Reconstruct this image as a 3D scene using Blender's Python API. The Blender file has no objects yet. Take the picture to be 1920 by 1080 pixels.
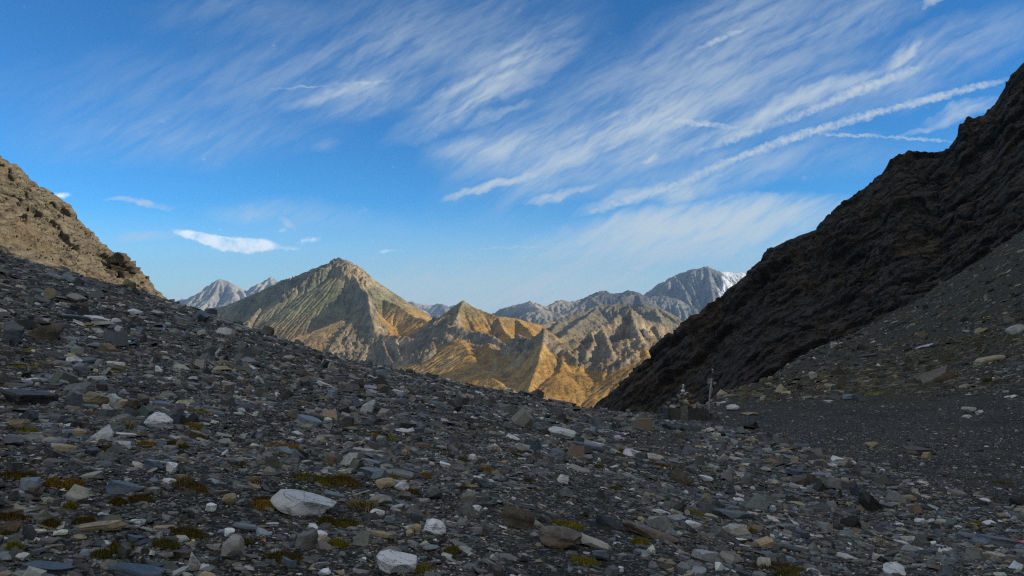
import bpy, bmesh, math, random
import numpy as np
from mathutils import Vector, Matrix, Euler, noise as mnoise

sc = bpy.context.scene
COL = sc.collection
R = math.radians
F = 1307.0            # focal length in the photograph's pixels; used to turn photo bearings into real places
rng = np.random.default_rng(7)

# ------------------------------------------------------------------ camera
cd = bpy.data.cameras.new('camera')
cam = bpy.data.objects.new('camera', cd)
COL.objects.link(cam)
cd.sensor_width = 36.0
cd.lens = F * 36.0 / 1920.0
cd.clip_start = 0.05
cd.clip_end = 90000.0
cam.location = (0, 0, 0)
cam.rotation_euler = (R(90), 0, 0)
sc.camera = cam

# ------------------------------------------------------------------ sun, exposure
SUN_AZ, SUN_EL = R(100.0), R(22.0)
SKY_STRENGTH = 0.118
sc.view_settings.view_transform = 'Standard'
sc.view_settings.look = 'None'
sc.view_settings.exposure = 0.3
sc.view_settings.gamma = 1.0
sc.cycles.use_denoising = False
sc.cycles.filter_width = 1.25
sc.cycles.max_bounces = 6
sc.cycles.diffuse_bounces = 3
sl = bpy.data.lights.new('sun', 'SUN')
sl.energy = 5.0
sl.angle = R(0.5)
sl.color = (1.0, 0.87, 0.67)
sun = bpy.data.objects.new('sun', sl)
COL.objects.link(sun)
sdir = Vector((math.sin(SUN_AZ) * math.cos(SUN_EL), math.cos(SUN_AZ) * math.cos(SUN_EL), math.sin(SUN_EL)))
sun.rotation_euler = (-sdir).to_track_quat('-Z', 'Y').to_euler()


class NT:
    """small helper for writing node trees"""
    def __init__(self, nt):
        self.nt = nt

    def n(self, typ, ins=None, **kw):
        nd = self.nt.nodes.new(typ)
        for k, v in kw.items():
            setattr(nd, k, v)
        for k, v in (ins or {}).items():
            s = nd.inputs[k]
            if isinstance(v, bpy.types.NodeSocket):
                self.nt.links.new(v, s)
            elif isinstance(v, bpy.types.Node):
                self.nt.links.new(v.outputs[0], s)
            else:
                s.default_value = v
        return nd

    def m(self, op, a, b=None, c=None, clamp=False):
        ins = {0: a}
        if b is not None:
            ins[1] = b
        if c is not None:
            ins[2] = c
        return self.n('ShaderNodeMath', ins, operation=op, use_clamp=clamp).outputs[0]

    def vm(self, op, a, b=None):
        ins = {0: a}
        if b is not None:
            ins[1] = b
        nd = self.n('ShaderNodeVectorMath', ins, operation=op)
        return nd.outputs['Value'] if op in ('DOT_PRODUCT', 'LENGTH') else nd.outputs[0]

    def noise(self, vec, scale, detail=4, rough=0.5, dist=0.0, col=False):
        nd = self.n('ShaderNodeTexNoise', {'Vector': vec, 'Scale': scale, 'Detail': detail, 'Roughness': rough, 'Distortion': dist})
        return nd.outputs[1] if col else nd.outputs[0]

    def ramp(self, fac, stops, interp='LINEAR'):
        nd = self.n('ShaderNodeValToRGB', {0: fac})
        cr = nd.color_ramp
        cr.interpolation = interp
        while len(cr.elements) < len(stops):
            cr.elements.new(0.5)
        for e, (p, c) in zip(cr.elements, stops):
            e.position = p
            e.color = (c, c, c, 1) if isinstance(c, (int, float)) else (*c, 1)
        return nd.outputs[0]

    def mix(self, fac, a, b, mode='MIX'):
        nd = self.n('ShaderNodeMix', None, data_type='RGBA', blend_type=mode)
        for i, v in ((0, fac), (6, a), (7, b)):
            s = nd.inputs[i]
            if isinstance(v, bpy.types.NodeSocket):
                self.nt.links.new(v, s)
            elif i and len(v) == 3:
                s.default_value = (*v, 1)
            else:
                s.default_value = v
        return nd.outputs[2]

    def smooth(self, x, lo, hi):
        nd = self.n('ShaderNodeMapRange', {0: x, 1: lo, 2: hi}, interpolation_type='SMOOTHSTEP')
        return nd.outputs[0]


# ------------------------------------------------------------------ sky with cirrus and contrails
def build_world():
    w = bpy.data.worlds.new('World')
    sc.world = w
    w.use_nodes = True
    nt = w.node_tree
    N = NT(nt)
    bg = nt.nodes['Background']
    bg.inputs[1].default_value = SKY_STRENGTH
    sky = N.n('ShaderNodeTexSky', sky_type='NISHITA', sun_disc=False, sun_elevation=SUN_EL, sun_rotation=SUN_AZ,
              altitude=2800.0, air_density=1.0, dust_density=0.25, ozone_density=3.0)
    tc = N.n('ShaderNodeTexCoord').outputs['Generated']
    sx = N.n('ShaderNodeSeparateXYZ', {0: tc})
    y = N.m('MAXIMUM', sx.outputs[1], 0.08)
    a = N.m('DIVIDE', sx.outputs[0], y)
    b = N.m('DIVIDE', sx.outputs[2], y)
    fac = F / 1000.0
    U = N.m('MULTIPLY', a, fac)
    V = N.m('MULTIPLY', b, fac)
    P0 = N.n('ShaderNodeCombineXYZ', {0: U, 1: V, 2: 0.0}).outputs[0]
    # wind-torn edges: bend the sky position with noise at two sizes
    w1 = N.vm('MULTIPLY', N.vm('SUBTRACT', N.noise(P0, 6.0, 4, 0.55, col=True), (0.5, 0.5, 0.5)), (0.07, 0.07, 0))
    w2 = N.vm('MULTIPLY', N.vm('SUBTRACT', N.noise(P0, 26.0, 4, 0.6, col=True), (0.5, 0.5, 0.5)), (0.024, 0.024, 0))
    Pc = N.vm('ADD', N.vm('ADD', P0, w1), w2)      # cirrus
    w3 = N.vm('MULTIPLY', N.vm('SUBTRACT', N.noise(P0, 75.0, 3, 0.6, col=True), (0.5, 0.5, 0.5)), (0.016, 0.016, 0))
    Pt = N.vm('ADD', P0, w3)                        # contrails
    w4 = N.vm('MULTIPLY', N.vm('SUBTRACT', N.noise(P0, 30.0, 5, 0.6, col=True), (0.5, 0.5, 0.5)), (0.026, 0.013, 0))
    Pk = N.vm('ADD', P0, w4)                        # small cumulus

    def group(P, strokes):
        acc = None
        for (u0, v0, u1, v1, wd, al) in strokes:
            x0, y0, x1, y1 = (u0 - 960) / 1000, (540 - v0) / 1000, (u1 - 960) / 1000, (540 - v1) / 1000
            L = math.hypot(x1 - x0, y1 - y0)
            hw = wd / 1000.0
            mp = N.n('ShaderNodeMapping', {'Vector': P, 'Location': ((x0 + x1) / 2, (y0 + y1) / 2, 0),
                                           'Rotation': (0, 0, math.atan2(y1 - y0, x1 - x0)),
                                           'Scale': (L / 2 + hw, hw, 1)}, vector_type='TEXTURE')
            g = N.n('ShaderNodeTexGradient', {0: mp.outputs[0]}, gradient_type='SPHERICAL').outputs['Fac']
            acc = N.m('MULTIPLY', g, al) if acc is None else N.m('MULTIPLY_ADD', g, al, acc)
        return acc
    veil = group(Pc, [
        (480, 130, 1040, 40, 140, .36), (0, 200, 640, 170, 130, .16), (60, 270, 620, 260, 60, .20), (300, 30, 560, 10, 60, .16),
        (930, 330, 1600, 10, 150, .66), (1080, 350, 1480, 130, 70, .45), (820, 300, 1060, 260, 60, .5),
        (1420, 230, 1960, 30, 70, .55), (1000, 470, 1600, 400, 60, 2.1), (1080, 440, 1560, 380, 38, .9), (960, 515, 1480, 475, 30, .6),
        (1150, 390, 1480, 300, 50, .65), (620, 210, 780, 150, 40, .38), (1560, 60, 1760, -40, 60, .3), (400, 390, 760, 420, 35, .22),
        (100, 575, 1500, 560, 60, 1.7), (560, 520, 1300, 500, 46, .45), (900, 540, 1400, 520, 24, .5), (1350, 20, 1500, -80, 80, .4), (1300, 300, 1700, 280, 60, .25)])
    cirrus = group(Pc, [
        (740, 262, 1075, 84, 44, .42), (800, 232, 1010, 150, 16, .45), (880, 168, 1070, 70, 18, .5), (770, 200, 960, 140, 14, .35), (860, 240, 1000, 190, 10, .4), (860, 150, 1060, 40, 36, .28), (800, 285, 1010, 270, 28, .30), (1040, 290, 1290, 190, 40, .62), (960, 370, 1100, 270, 40, .40),
        (830, 380, 1010, 328, 11, 1.15), (980, 390, 1110, 352, 9, 1.0), (540, 195, 730, 155, 18, .35), (600, 290, 640, 275, 12, .12),
        (1290, 290, 1640, 130, 22, .75), (1080, 404, 1330, 330, 17, .7), (1690, 245, 1750, 230, 8, .6), (1740, 222, 1880, 178, 20, .85),
        (1735, 10, 1765, -5, 10, .7), (1660, 130, 1700, 85, 16, .65), (1690, 120, 1735, 75, 14, .6), (1200, 305, 1240, 290, 7, .6),
        (200, 370, 330, 380, 7, .75), (220, 440, 360, 446, 13, .42), (1240, 370, 1320, 350, 18, .4), (520, 408, 545, 418, 7, .4), (380, 400, 560, 390, 18, .2)])
    trail = group(Pt, [
        (1080, 405, 1300, 338, 7.4, .75), (1250, 352, 1420, 282, 9.8, 1.0), (1370, 300, 1560, 232, 10.7, 1.2), (1500, 253, 1700, 195, 9.8, 1.2),
        (1640, 212, 1910, 143, 9.0, 1.1), (1290, 292, 1480, 222, 7.4, .7), (1420, 245, 1620, 170, 9.0, .9), (1540, 195, 1735, 122, 11.5, 1.25),
        (1245, 224, 1390, 240, 6.6, .95), (1520, 249, 1690, 259, 4.1, .95), (1640, 256, 1800, 266, 4.1, .6), (1305, 92, 1405, 50, 5.7, .8),
        (495, 168, 640, 158, 3.3, .45), (620, 158, 740, 152, 4.9, .55), (880, 467, 1030, 462, 2.5, .6)])
    cumu = group(Pk, [
        (325, 434, 440, 456, 13, 2.6), (390, 456, 522, 462, 18, 3.2), (562, 453, 604, 448, 13, 1.1), (535, 465, 570, 466, 8, .8),
        (700, 471, 757, 470, 7, 1.0), (92, 366, 138, 365, 9, 1.2), (515, 434, 540, 430, 8, .7)])
    # streaky cirrus texture, laid in the wind's direction
    Ps = N.vm('ADD', P0, N.vm('MULTIPLY', w1, (0.45, 0.45, 0)))
    mp = N.n('ShaderNodeMapping', {'Vector': Ps, 'Rotation': (0, 0, R(27)), 'Scale': (1.0, 0.15, 1)}, vector_type='TEXTURE')
    st = N.noise(mp.outputs[0], 5.0, 8, 0.60, 0.25)
    mp2 = N.n('ShaderNodeMapping', {'Vector': Ps, 'Rotation': (0, 0, R(40)), 'Scale': (1.0, 0.22, 1)}, vector_type='TEXTURE')
    st2 = N.noise(mp2.outputs[0], 15.0, 7, 0.62, 0.3)
    tex = N.m('MULTIPLY_ADD', st2, 0.45, N.m('MULTIPLY', st, 0.9))        # about 0.3 to 1.0
    tv = N.smooth(tex, 0.46, 0.90)
    dv = N.m('MULTIPLY', veil, N.m('MULTIPLY_ADD', tv, 1.15, 0.20))
    dc = N.m('MULTIPLY', cirrus, N.m('MULTIPLY_ADD', tv, 1.9, 0.35))
    puff = N.smooth(N.noise(P0, 95.0, 3, 0.65), 0.30, 0.68)
    brk = N.smooth(N.noise(P0, 11.0, 4, 0.6), 0.25, 0.62)
    trail = N.m('MULTIPLY', trail, N.m('MULTIPLY_ADD', brk, 0.85, 0.35))
    dt = N.m('MULTIPLY', trail, N.m('MULTIPLY_ADD', puff, 1.2, 0.45))
    dk = N.smooth(N.m('MULTIPLY_ADD', N.m('SUBTRACT', N.noise(P0, 30.0, 7, 0.68), 0.5), 2.6, N.m('MINIMUM', cumu, 1.15)), 0.30, 1.45)
    band = N.m('MULTIPLY', N.m('SUBTRACT', 1.0, N.smooth(b, -0.03, 0.13)), 0.75)
    d = N.m('ADD', N.m('ADD', N.m('ADD', dv, dc), dt), band)
    front = N.smooth(sx.outputs[1], 0.10, 0.35)
    d = N.m('MULTIPLY', d, front)
    d = N.m('MULTIPLY', N.m('SUBTRACT', 1.0, N.m('POWER', 2.718, N.m('MULTIPLY', d, -1.15))), 0.95)
    cl = 0.56 / SKY_STRENGTH
    tinted = N.mix(1.0, sky.outputs[0], (0.25, 0.71, 1.0), 'MULTIPLY')
    out = N.mix(d, tinted, (cl * 0.84, cl * 0.97, cl * 1.06))
    kc = 0.92 / SKY_STRENGTH
    out = N.mix(N.m('MULTIPLY', dk, 0.75, clamp=True), out, (kc * 0.93, kc * 0.96, kc * 1.0))
    # added unseen bright cloud overhead and behind, lifting and whitening the ambient light
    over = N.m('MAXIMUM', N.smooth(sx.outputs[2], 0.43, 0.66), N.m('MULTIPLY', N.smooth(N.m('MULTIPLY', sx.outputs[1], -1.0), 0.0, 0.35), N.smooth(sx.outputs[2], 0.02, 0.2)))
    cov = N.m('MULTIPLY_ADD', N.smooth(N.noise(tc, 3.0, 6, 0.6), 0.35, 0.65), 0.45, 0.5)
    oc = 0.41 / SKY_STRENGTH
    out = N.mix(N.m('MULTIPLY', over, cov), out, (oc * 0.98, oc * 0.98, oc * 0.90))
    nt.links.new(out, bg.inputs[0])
    w.cycles.sampling_method = 'MANUAL'
    w.cycles.sample_map_resolution = 512


build_world()


# ------------------------------------------------------------------ numpy noise
_perm = np.random.default_rng(11).permutation(4096).astype(np.int64)
_g = np.random.default_rng(12).normal(size=(4096, 3))
_g /= np.linalg.norm(_g, axis=1)[:, None]


def perlin(p):
    shp = p.shape[:-1]
    p = p.reshape(-1, 3)
    i = np.floor(p).astype(np.int64)
    f = p - i
    w = f * f * f * (f * (f * 6 - 15) + 10)
    res = np.zeros(len(p))
    for dx in (0, 1):
        for dy in (0, 1):
            for dz in (0, 1):
                h = _perm[(_perm[(_perm[(i[:, 0] + dx) & 4095] + i[:, 1] + dy) & 4095] + i[:, 2] + dz) & 4095]
                g = _g[h]
                v = g[:, 0] * (f[:, 0] - dx) + g[:, 1] * (f[:, 1] - dy) + g[:, 2] * (f[:, 2] - dz)
                v *= (w[:, 0] if dx else 1 - w[:, 0]) * (w[:, 1] if dy else 1 - w[:, 1]) * (w[:, 2] if dz else 1 - w[:, 2])
                res += v
    return (res * 1.5).reshape(shp)


def P3(x, y, z=0.0):
    x, y, z = np.broadcast_arrays(x, y, z)
    return np.stack([x, y, z], -1).astype(float)


def fbm(p, oct=4, gain=0.5, lac=2.03, ridged=False):
    s, a, r = 0.0, 1.0, 0.0
    q = p.copy()
    for k in range(oct):
        v = perlin(q + 17.3 * k)
        if ridged:
            v = 1 - 2 * np.abs(v)
        r = r + a * v
        s += a
        a *= gain
        q = q * lac
    return r / s


def worley(p):
    """value of the nearest random cell and the gap to the next one: broken blocks"""
    shp = p.shape[:-1]
    p = p.reshape(-1, 3)
    i = np.floor(p).astype(np.int64)
    f1 = np.full(len(p), 9.0)
    f2 = np.full(len(p), 9.0)
    val = np.zeros(len(p))
    for dx in (-1, 0, 1):
        for dy in (-1, 0, 1):
            for dz in (-1, 0, 1):
                c = i + np.array([dx, dy, dz])
                h = _perm[(_perm[(_perm[c[:, 0] & 4095] + c[:, 1]) & 4095] + c[:, 2]) & 4095]
                q = c + 0.5 + 0.45 * _g[h]
                d = np.linalg.norm(p - q, axis=1)
                cl = d < f1
                f2 = np.where(cl, f1, np.minimum(f2, d))
                val = np.where(cl, (h % 997) / 997.0, val)
                f1 = np.where(cl, d, f1)
    return val.reshape(shp), (f2 - f1).reshape(shp)


def lerp_tab(x, xs, ys):
    return np.interp(x, xs, ys)


# ------------------------------------------------------------------ mesh helpers
def tag(o, label=None, cat=None, group=None, kind=None):
    if label: o['label'] = label
    if cat: o['category'] = cat
    if group: o['group'] = group
    if kind: o['kind'] = kind
    return o


def mesh_np(name, verts, loops, counts, mat, smooth=False, col=None, parent=None, attrs=None):
    me = bpy.data.meshes.new(name)
    verts = np.ascontiguousarray(verts, dtype=np.float32)
    loops = np.ascontiguousarray(loops, dtype=np.int32).ravel()
    counts = np.ascontiguousarray(counts, dtype=np.int32)
    me.vertices.add(len(verts))
    me.vertices.foreach_set('co', verts.ravel())
    me.loops.add(len(loops))
    me.loops.foreach_set('vertex_index', loops)
    me.polygons.add(len(counts))
    st = np.concatenate([[0], np.cumsum(counts)[:-1]]).astype(np.int32)
    me.polygons.foreach_set('loop_start', st)
    me.polygons.foreach_set('use_smooth', np.full(len(counts), smooth, dtype=bool))
    me.update(calc_edges=True)
    for nm, arr in (attrs or {}).items():
        at = me.attributes.new(nm, 'FLOAT', 'POINT')
        at.data.foreach_set('value', np.ascontiguousarray(arr, dtype=np.float32).ravel())
    if col is not None:
        at = me.attributes.new('tint', 'FLOAT_COLOR', 'POINT')
        c4 = np.ones((len(verts), 4), np.float32)
        c4[:, :3] = col
        at.data.foreach_set('color', c4.ravel())
    if mat is not None:
        me.materials.append(mat)
    o = bpy.data.objects.new(name, me)
    COL.objects.link(o)
    if parent is not None:
        o.parent = parent
    return o


def grid_faces(nr, nc, flip=False):
    i = np.arange(nr - 1)[:, None] * nc + np.arange(nc - 1)[None, :]
    q = np.stack([i, i + 1, i + nc + 1, i + nc], -1).reshape(-1, 4)
    if flip:
        q = q[:, ::-1]
    return q


def grid_mesh(name, X, Y, Z, mat, smooth=True, col=None, flip=False, facemask=None, attrs=None):
    nr, nc = X.shape
    v = np.stack([X, Y, Z], -1).reshape(-1, 3)
    q = grid_faces(nr, nc, flip)
    if facemask is not None:
        q = q[facemask.ravel()]
        used, inv = np.unique(q, return_inverse=True)
        v = v[used]
        q = inv.reshape(-1, 4)
        if col is not None:
            col = col.reshape(-1, 3)[used]
    elif col is not None:
        col = col.reshape(-1, 3)
    return mesh_np(name, v, q, np.full(len(q), 4), mat, smooth, col, attrs=attrs)


# ------------------------------------------------------------------ materials
def new_mat(name):
    m = bpy.data.materials.new(name)
    m.use_nodes = True
    nt = m.node_tree
    return m, NT(nt), nt.nodes['Principled BSDF']


def link(N, a, b):
    N.nt.links.new(a, b)


def mountain_mat(name, scale, var=0.35, bump=0.6, bdist=10.0):
    """natural rock and grass: the tint attribute carries what grows or lies where, noise breaks it up"""
    m, N, bs = new_mat(name)
    at = N.n('ShaderNodeAttribute', attribute_name='tint').outputs['Color']
    co = N.n('ShaderNodeTexCoord').outputs['Object']
    n1 = N.noise(co, 1.0 / scale, 8, 0.65)
    n2 = N.noise(co, 5.0 / scale, 6, 0.7)
    n3 = N.noise(co, 16.0 / scale, 4, 0.7)
    st = N.n('ShaderNodeMapping', {'Vector': co, 'Scale': (1, 1, 0.22)}).outputs[0]
    n4 = N.noise(st, 7.0 / scale, 5, 0.65)
    f = N.m('MULTIPLY_ADD', n1, 0.30, N.m('MULTIPLY_ADD', n2, 0.25, N.m('MULTIPLY_ADD', n4, 0.25, N.m('MULTIPLY', n3, 0.20))))
    k = N.ramp(f, [(0.39, 1 - var * 1.6), (0.5, 1.0), (0.60, 1 + var * 1.6)])
    c = N.mix(1.0, at, k, 'MULTIPLY')
    link(N, c, bs.inputs['Base Color'])
    bs.inputs['Roughness'].default_value = 0.9
    bs.inputs['Specular IOR Level'].default_value = 0.15
    bp = N.n('ShaderNodeBump', {'Strength': bump, 'Distance': bdist, 'Height': f})
    link(N, bp.outputs[0], bs.inputs['Normal'])
    return m


def cliff_mat(name, base, alt, light, rot, sc_=1.0, strata=3.0, bump=0.8, rust=None, lightpos=(0.62, 0.8), rough=0.8):
    m, N, bs = new_mat(name)
    co = N.n('ShaderNodeTexCoord').outputs['Object']
    mp = N.n('ShaderNodeMapping', {'Vector': co, 'Rotation': rot, 'Scale': (1, 1, strata)}).outputs[0]
    n1 = N.noise(mp, 0.10 * sc_, 9, 0.62, 0.3)
    n2 = N.noise(mp, 0.8 * sc_, 7, 0.7)
    n3 = N.noise(co, 0.03 * sc_, 5, 0.6)
    c = N.mix(N.smooth(n1, 0.36, 0.64), base, alt)
    c = N.mix(N.m('MULTIPLY', N.smooth(n2, *lightpos), 0.8), c, light)
    if rust:
        c = N.mix(N.m('MULTIPLY', N.smooth(N.m('MULTIPLY_ADD', n1, 0.35, N.m('MULTIPLY', n3, 0.65)), 0.50, 0.61), 0.75), c, rust)
    k = N.ramp(n2, [(0.3, 0.55), (0.5, 1.0), (0.72, 1.4)])
    c = N.mix(1.0, c, k, 'MULTIPLY')
    link(N, c, bs.inputs['Base Color'])
    bs.inputs['Roughness'].default_value = rough
    bs.inputs['Specular IOR Level'].default_value = 0.2
    h = N.m('MULTIPLY_ADD', n1, 1.2, N.m('MULTIPLY', n2, 0.6))
    bp = N.n('ShaderNodeBump', {'Strength': bump, 'Distance': 1.2 / sc_, 'Height': h})
    link(N, bp.outputs[0], bs.inputs['Normal'])
    return m


def ground_mat():
    m, N, bs = new_mat('gravel ground')
    co = N.n('ShaderNodeTexCoord').outputs['Object']
    n0 = N.noise(co, 0.35, 5, 0.6)
    n1 = N.noise(co, 3.0, 8, 0.65)
    vo = N.n('ShaderNodeTexVoronoi', {'Vector': co, 'Scale': 38.0, 'Randomness': 1.0})
    vo2 = N.n('ShaderNodeTexVoronoi', {'Vector': co, 'Scale': 14.0, 'Randomness': 1.0})
    g = N.n('ShaderNodeSeparateColor', {0: vo.outputs['Color']}).outputs[0]
    c = N.ramp(g, [(0.0, (.018, .016, .013)), (0.55, (.046, .042, .035)), (0.9, (.098, .090, .077)), (1.0, (.28, .26, .225))])
    c2 = N.ramp(N.n('ShaderNodeSeparateColor', {0: vo2.outputs['Color']}).outputs[1], [(0, 0.7), (1, 1.35)])
    c = N.mix(1.0, c, c2, 'MULTIPLY')
    c = N.mix(1.0, c, N.ramp(n0, [(0.3, 0.62), (0.5, 1.0), (0.7, 1.45)]), 'MULTIPLY')
    soil = N.smooth(N.m('MULTIPLY_ADD', n1, 0.5, N.m('MULTIPLY', n0, 0.5)), 0.52, 0.62)
    c = N.mix(N.m('MULTIPLY', soil, 0.55), c, (.070, .050, .020))
    xyz = N.n('ShaderNodeSeparateXYZ', {0: co})
    far = N.m('MULTIPLY', N.smooth(xyz.outputs[1], 34.0, 50.0), N.smooth(N.m('MULTIPLY_ADD', xyz.outputs[1], -0.22, xyz.outputs[0]), 0.0, 6.0))
    c = N.mix(N.m('MULTIPLY', far, N.smooth(n0, .3, .6)), c, (.062, .053, .026))
    link(N, c, bs.inputs['Base Color'])
    bs.inputs['Roughness'].default_value = 0.85
    bs.inputs['Specular IOR Level'].default_value = 0.25
    h = N.m('MULTIPLY_ADD', vo.outputs['Distance'], -0.8, N.m('MULTIPLY', n1, 0.9))
    bp = N.n('ShaderNodeBump', {'Strength': 0.9, 'Distance': 0.02, 'Height': h})
    link(N, bp.outputs[0], bs.inputs['Normal'])
    return m


def rock_mat(name, c0, c1, c2, strata=5.0, lichen=None, rough=0.6, spec=0.35, vein=None, sc_=1.0):
    """weathered stone with bedding; every stone gets its own pattern from the object's random number"""
    m, N, bs = new_mat(name)
    co = N.n('ShaderNodeTexCoord').outputs['Object']
    rnd = N.n('ShaderNodeObjectInfo').outputs['Random']
    off = N.vm('ADD', co, N.n('ShaderNodeCombineXYZ', {0: N.m('MULTIPLY', rnd, 91.0), 1: N.m('MULTIPLY', rnd, 37.0), 2: N.m('MULTIPLY', rnd, 53.0)}).outputs[0])
    mp = N.n('ShaderNodeMapping', {'Vector': off, 'Scale': (1, 1, strata), 'Rotation': (R(8), R(6), 0)}).outputs[0]
    n1 = N.noise(mp, 5.0 * sc_, 8, 0.62, 0.5)
    n2 = N.noise(off, 16.0 * sc_, 8, 0.72)
    n3 = N.noise(off, 2.2 * sc_, 4, 0.55)
    c = N.mix(N.smooth(n1, 0.34, 0.66), c0, c1)
    c = N.mix(N.smooth(N.m('MULTIPLY_ADD', n2, 0.5, N.m('MULTIPLY', n3, 0.5)), 0.50, 0.64), c, c2)
    if vein:
        cr = N.smooth(N.m('ABSOLUTE', N.m('SUBTRACT', N.noise(mp, 3.5 * sc_, 6, 0.6, 1.2), 0.5)), 0.0, 0.022)
        c = N.mix(cr, vein, c)
    if lichen:
        c = N.mix(N.m('MULTIPLY', N.smooth(N.noise(off, 7.0 * sc_, 6, 0.7), 0.60, 0.68), 0.6), c, lichen)
    k = N.m('MULTIPLY_ADD', rnd, 0.5, 0.75)
    kk = N.n('ShaderNodeCombineColor', {0: k, 1: k, 2: k}).outputs[0]
    c = N.mix(1.0, c, kk, 'MULTIPLY')
    link(N, c, bs.inputs['Base Color'])
    bs.inputs['Roughness'].default_value = rough
    bs.inputs['Specular IOR Level'].default_value = spec
    h = N.m('MULTIPLY_ADD', n1, 0.8, N.m('MULTIPLY', n2, 0.6))
    bp = N.n('ShaderNodeBump', {'Strength': 0.7, 'Distance': 0.02 / sc_, 'Height': h})
    link(N, bp.outputs[0], bs.inputs['Normal'])
    return m


def scree_mat():
    m, N, bs = new_mat('slate chips')
    at = N.n('ShaderNodeAttribute', attribute_name='tint').outputs['Color']
    co = N.n('ShaderNodeTexCoord').outputs['Object']
    n2 = N.noise(co, 30.0, 7, 0.72)
    k = N.ramp(n2, [(0.3, 0.62), (0.5, 1.0), (0.7, 1.4)])
    c = N.mix(1.0, at, k, 'MULTIPLY')
    link(N, c, bs.inputs['Base Color'])
    bs.inputs['Roughness'].default_value = 0.62
    bs.inputs['Specular IOR Level'].default_value = 0.3
    bp = N.n('ShaderNodeBump', {'Strength': 0.5, 'Distance': 0.008, 'Height': n2})
    link(N, bp.outputs[0], bs.inputs['Normal'])
    return m


ROCKS = {
    'blue-grey': rock_mat('blue grey slate', (0.149, 0.168, 0.185), (0.213, 0.230, 0.244), (0.298, 0.301, 0.298), 6, rough=0.5, spec=0.5),
    'dark blue': rock_mat('dark blue slate', (0.057, 0.071, 0.091), (0.106, 0.125, 0.149), (0.170, 0.192, 0.213), 6, rough=0.48, spec=0.5),
    'grey': rock_mat('grey slate', (0.163, 0.149, 0.128), (0.234, 0.217, 0.192), (0.312, 0.295, 0.267), 6),
    'dark grey': rock_mat('dark slate', (0.051, 0.047, 0.043), (0.092, 0.087, 0.080), (0.149, 0.142, 0.132), 6),
    'pale grey': rock_mat('pale grey stone', (0.369, 0.341, 0.284), (0.511, 0.483, 0.412), (0.667, 0.639, 0.568), 4, lichen=(0.213, 0.185, 0.114)),
    'white': rock_mat('white quartz', (0.860, 0.860, 0.852), (0.860, 0.860, 0.860), (0.596, 0.540, 0.454), 3, lichen=(0.454, 0.369, 0.227), vein=(0.284, 0.270, 0.241), rough=0.5),
    'tan': rock_mat('tan sandstone', (0.355, 0.277, 0.163), (0.483, 0.391, 0.248), (0.241, 0.185, 0.114), 8, lichen=(0.568, 0.511, 0.383)),
    'brown': rock_mat('brown schist', (0.102, 0.077, 0.054), (0.168, 0.131, 0.094), (0.248, 0.202, 0.152), 6, lichen=(0.284, 0.234, 0.128)),
    'black': rock_mat('black slate', (0.021, 0.019, 0.017), (0.038, 0.035, 0.031), (0.074, 0.068, 0.061), 6),
}


# ------------------------------------------------------------------ the near slope, the floor of the pass and the scree on the right
# each entry: bearing (photo column), then (distance along the view axis, photo row) of the bare ground
def zrow(d, v):
    return (540.0 - v) / F * d


COLS = {
    0: [(1, None, -1.42), (3, 1080), (5, 868), (8, 755), (14, 652), (25, 570), (40, 505), (55, 472), (75, 500), (110, 560), (165, 620)],
    320: [(1, None, -1.5), (3.3, 1080), (5.5, 880), (9, 770), (16, 680), (28, 615), (42, 576), (52, 562), (70, 590), (110, 640), (165, 680)],
    640: [(1, None, -1.55), (3.6, 1080), (6, 905), (10, 800), (18, 730), (30, 690), (40, 678), (46, 674), (60, 692), (110, 760), (165, 800)],
    960: [(1, None, -1.58), (3.87, 1080), (6.5, 925), (11, 835), (19, 780), (30, 749), (40, 737), (55, 752), (110, 830), (165, 870)],
    1110: [(1, None, -1.6), (4.1, 1080), (7, 940), (12, 855), (20, 803), (30, 777), (38, 768), (50, 780), (110, 860), (165, 900)],
    1250: [(1, None, -1.63), (4.3, 1080), (7.3, 950), (12.5, 870), (20, 820), (28, 795), (34, 785), (40, 778), (52, 790), (110, 870), (165, 910)],
    1340: [(1, None, -1.65), (4.5, 1080), (7.7, 960), (13, 885), (20, 835), (28, 801), (36, 781), (45, 760), (58, 738), (66, 730), (80, 742), (110, 790), (165, 850)],
    1500: [(1, None, -1.7), (4.8, 1080), (8, 975), (13, 910), (19, 855), (27, 815), (38, 775), (55, 735), (80, 695), (105, 667), (120, 659), (140, 682), (165, 720)],
    1700: [(1, None, -1.74), (5.2, 1080), (8.5, 1000), (12, 935), (16, 885), (24, 830), (36, 775), (55, 710), (80, 655), (115, 600), (150, 562), (165, 552)],
    1920: [(1, None, -1.78), (5.5, 1080), (8.5, 1010), (12, 950), (18, 880), (27, 810), (42, 720), (65, 615), (95, 520), (130, 440), (150, 420), (165, 405)],
    2600: [(1, None, -1.85), (6, None, -2.5), (10, None, -3.3), (16, None, -3.8), (24, None, -3.2), (40, None, 0.5), (70, None, 13), (110, None, 34), (165, None, 60)],
    3600: [(1, None, -1.95), (6, None, -2.9), (10, None, -3.3), (16, None, -2.2), (24, None, 2), (40, None, 11), (70, None, 30), (110, None, 58), (165, None, 90)],
    -600: [(1, None, -1.3), (3, None, -1.0), (5, None, -.8), (8, None, -.45), (14, None, .35), (25, None, 2.1), (40, None, 5), (55, None, 7.6), (75, None, 8), (110, None, 5), (165, None, 0)],
    -1500: [(1, None, -1.15), (3, None, -.6), (5, None, -.2), (8, None, .6), (14, None, 2.2), (25, None, 5.2), (40, None, 10), (55, None, 14), (75, None, 17), (110, None, 17), (165, None, 14)],
}
_lc = np.linspace(0, math.log(165.0), 240)
_uc = np.array(sorted(COLS))
_tab = []
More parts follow.
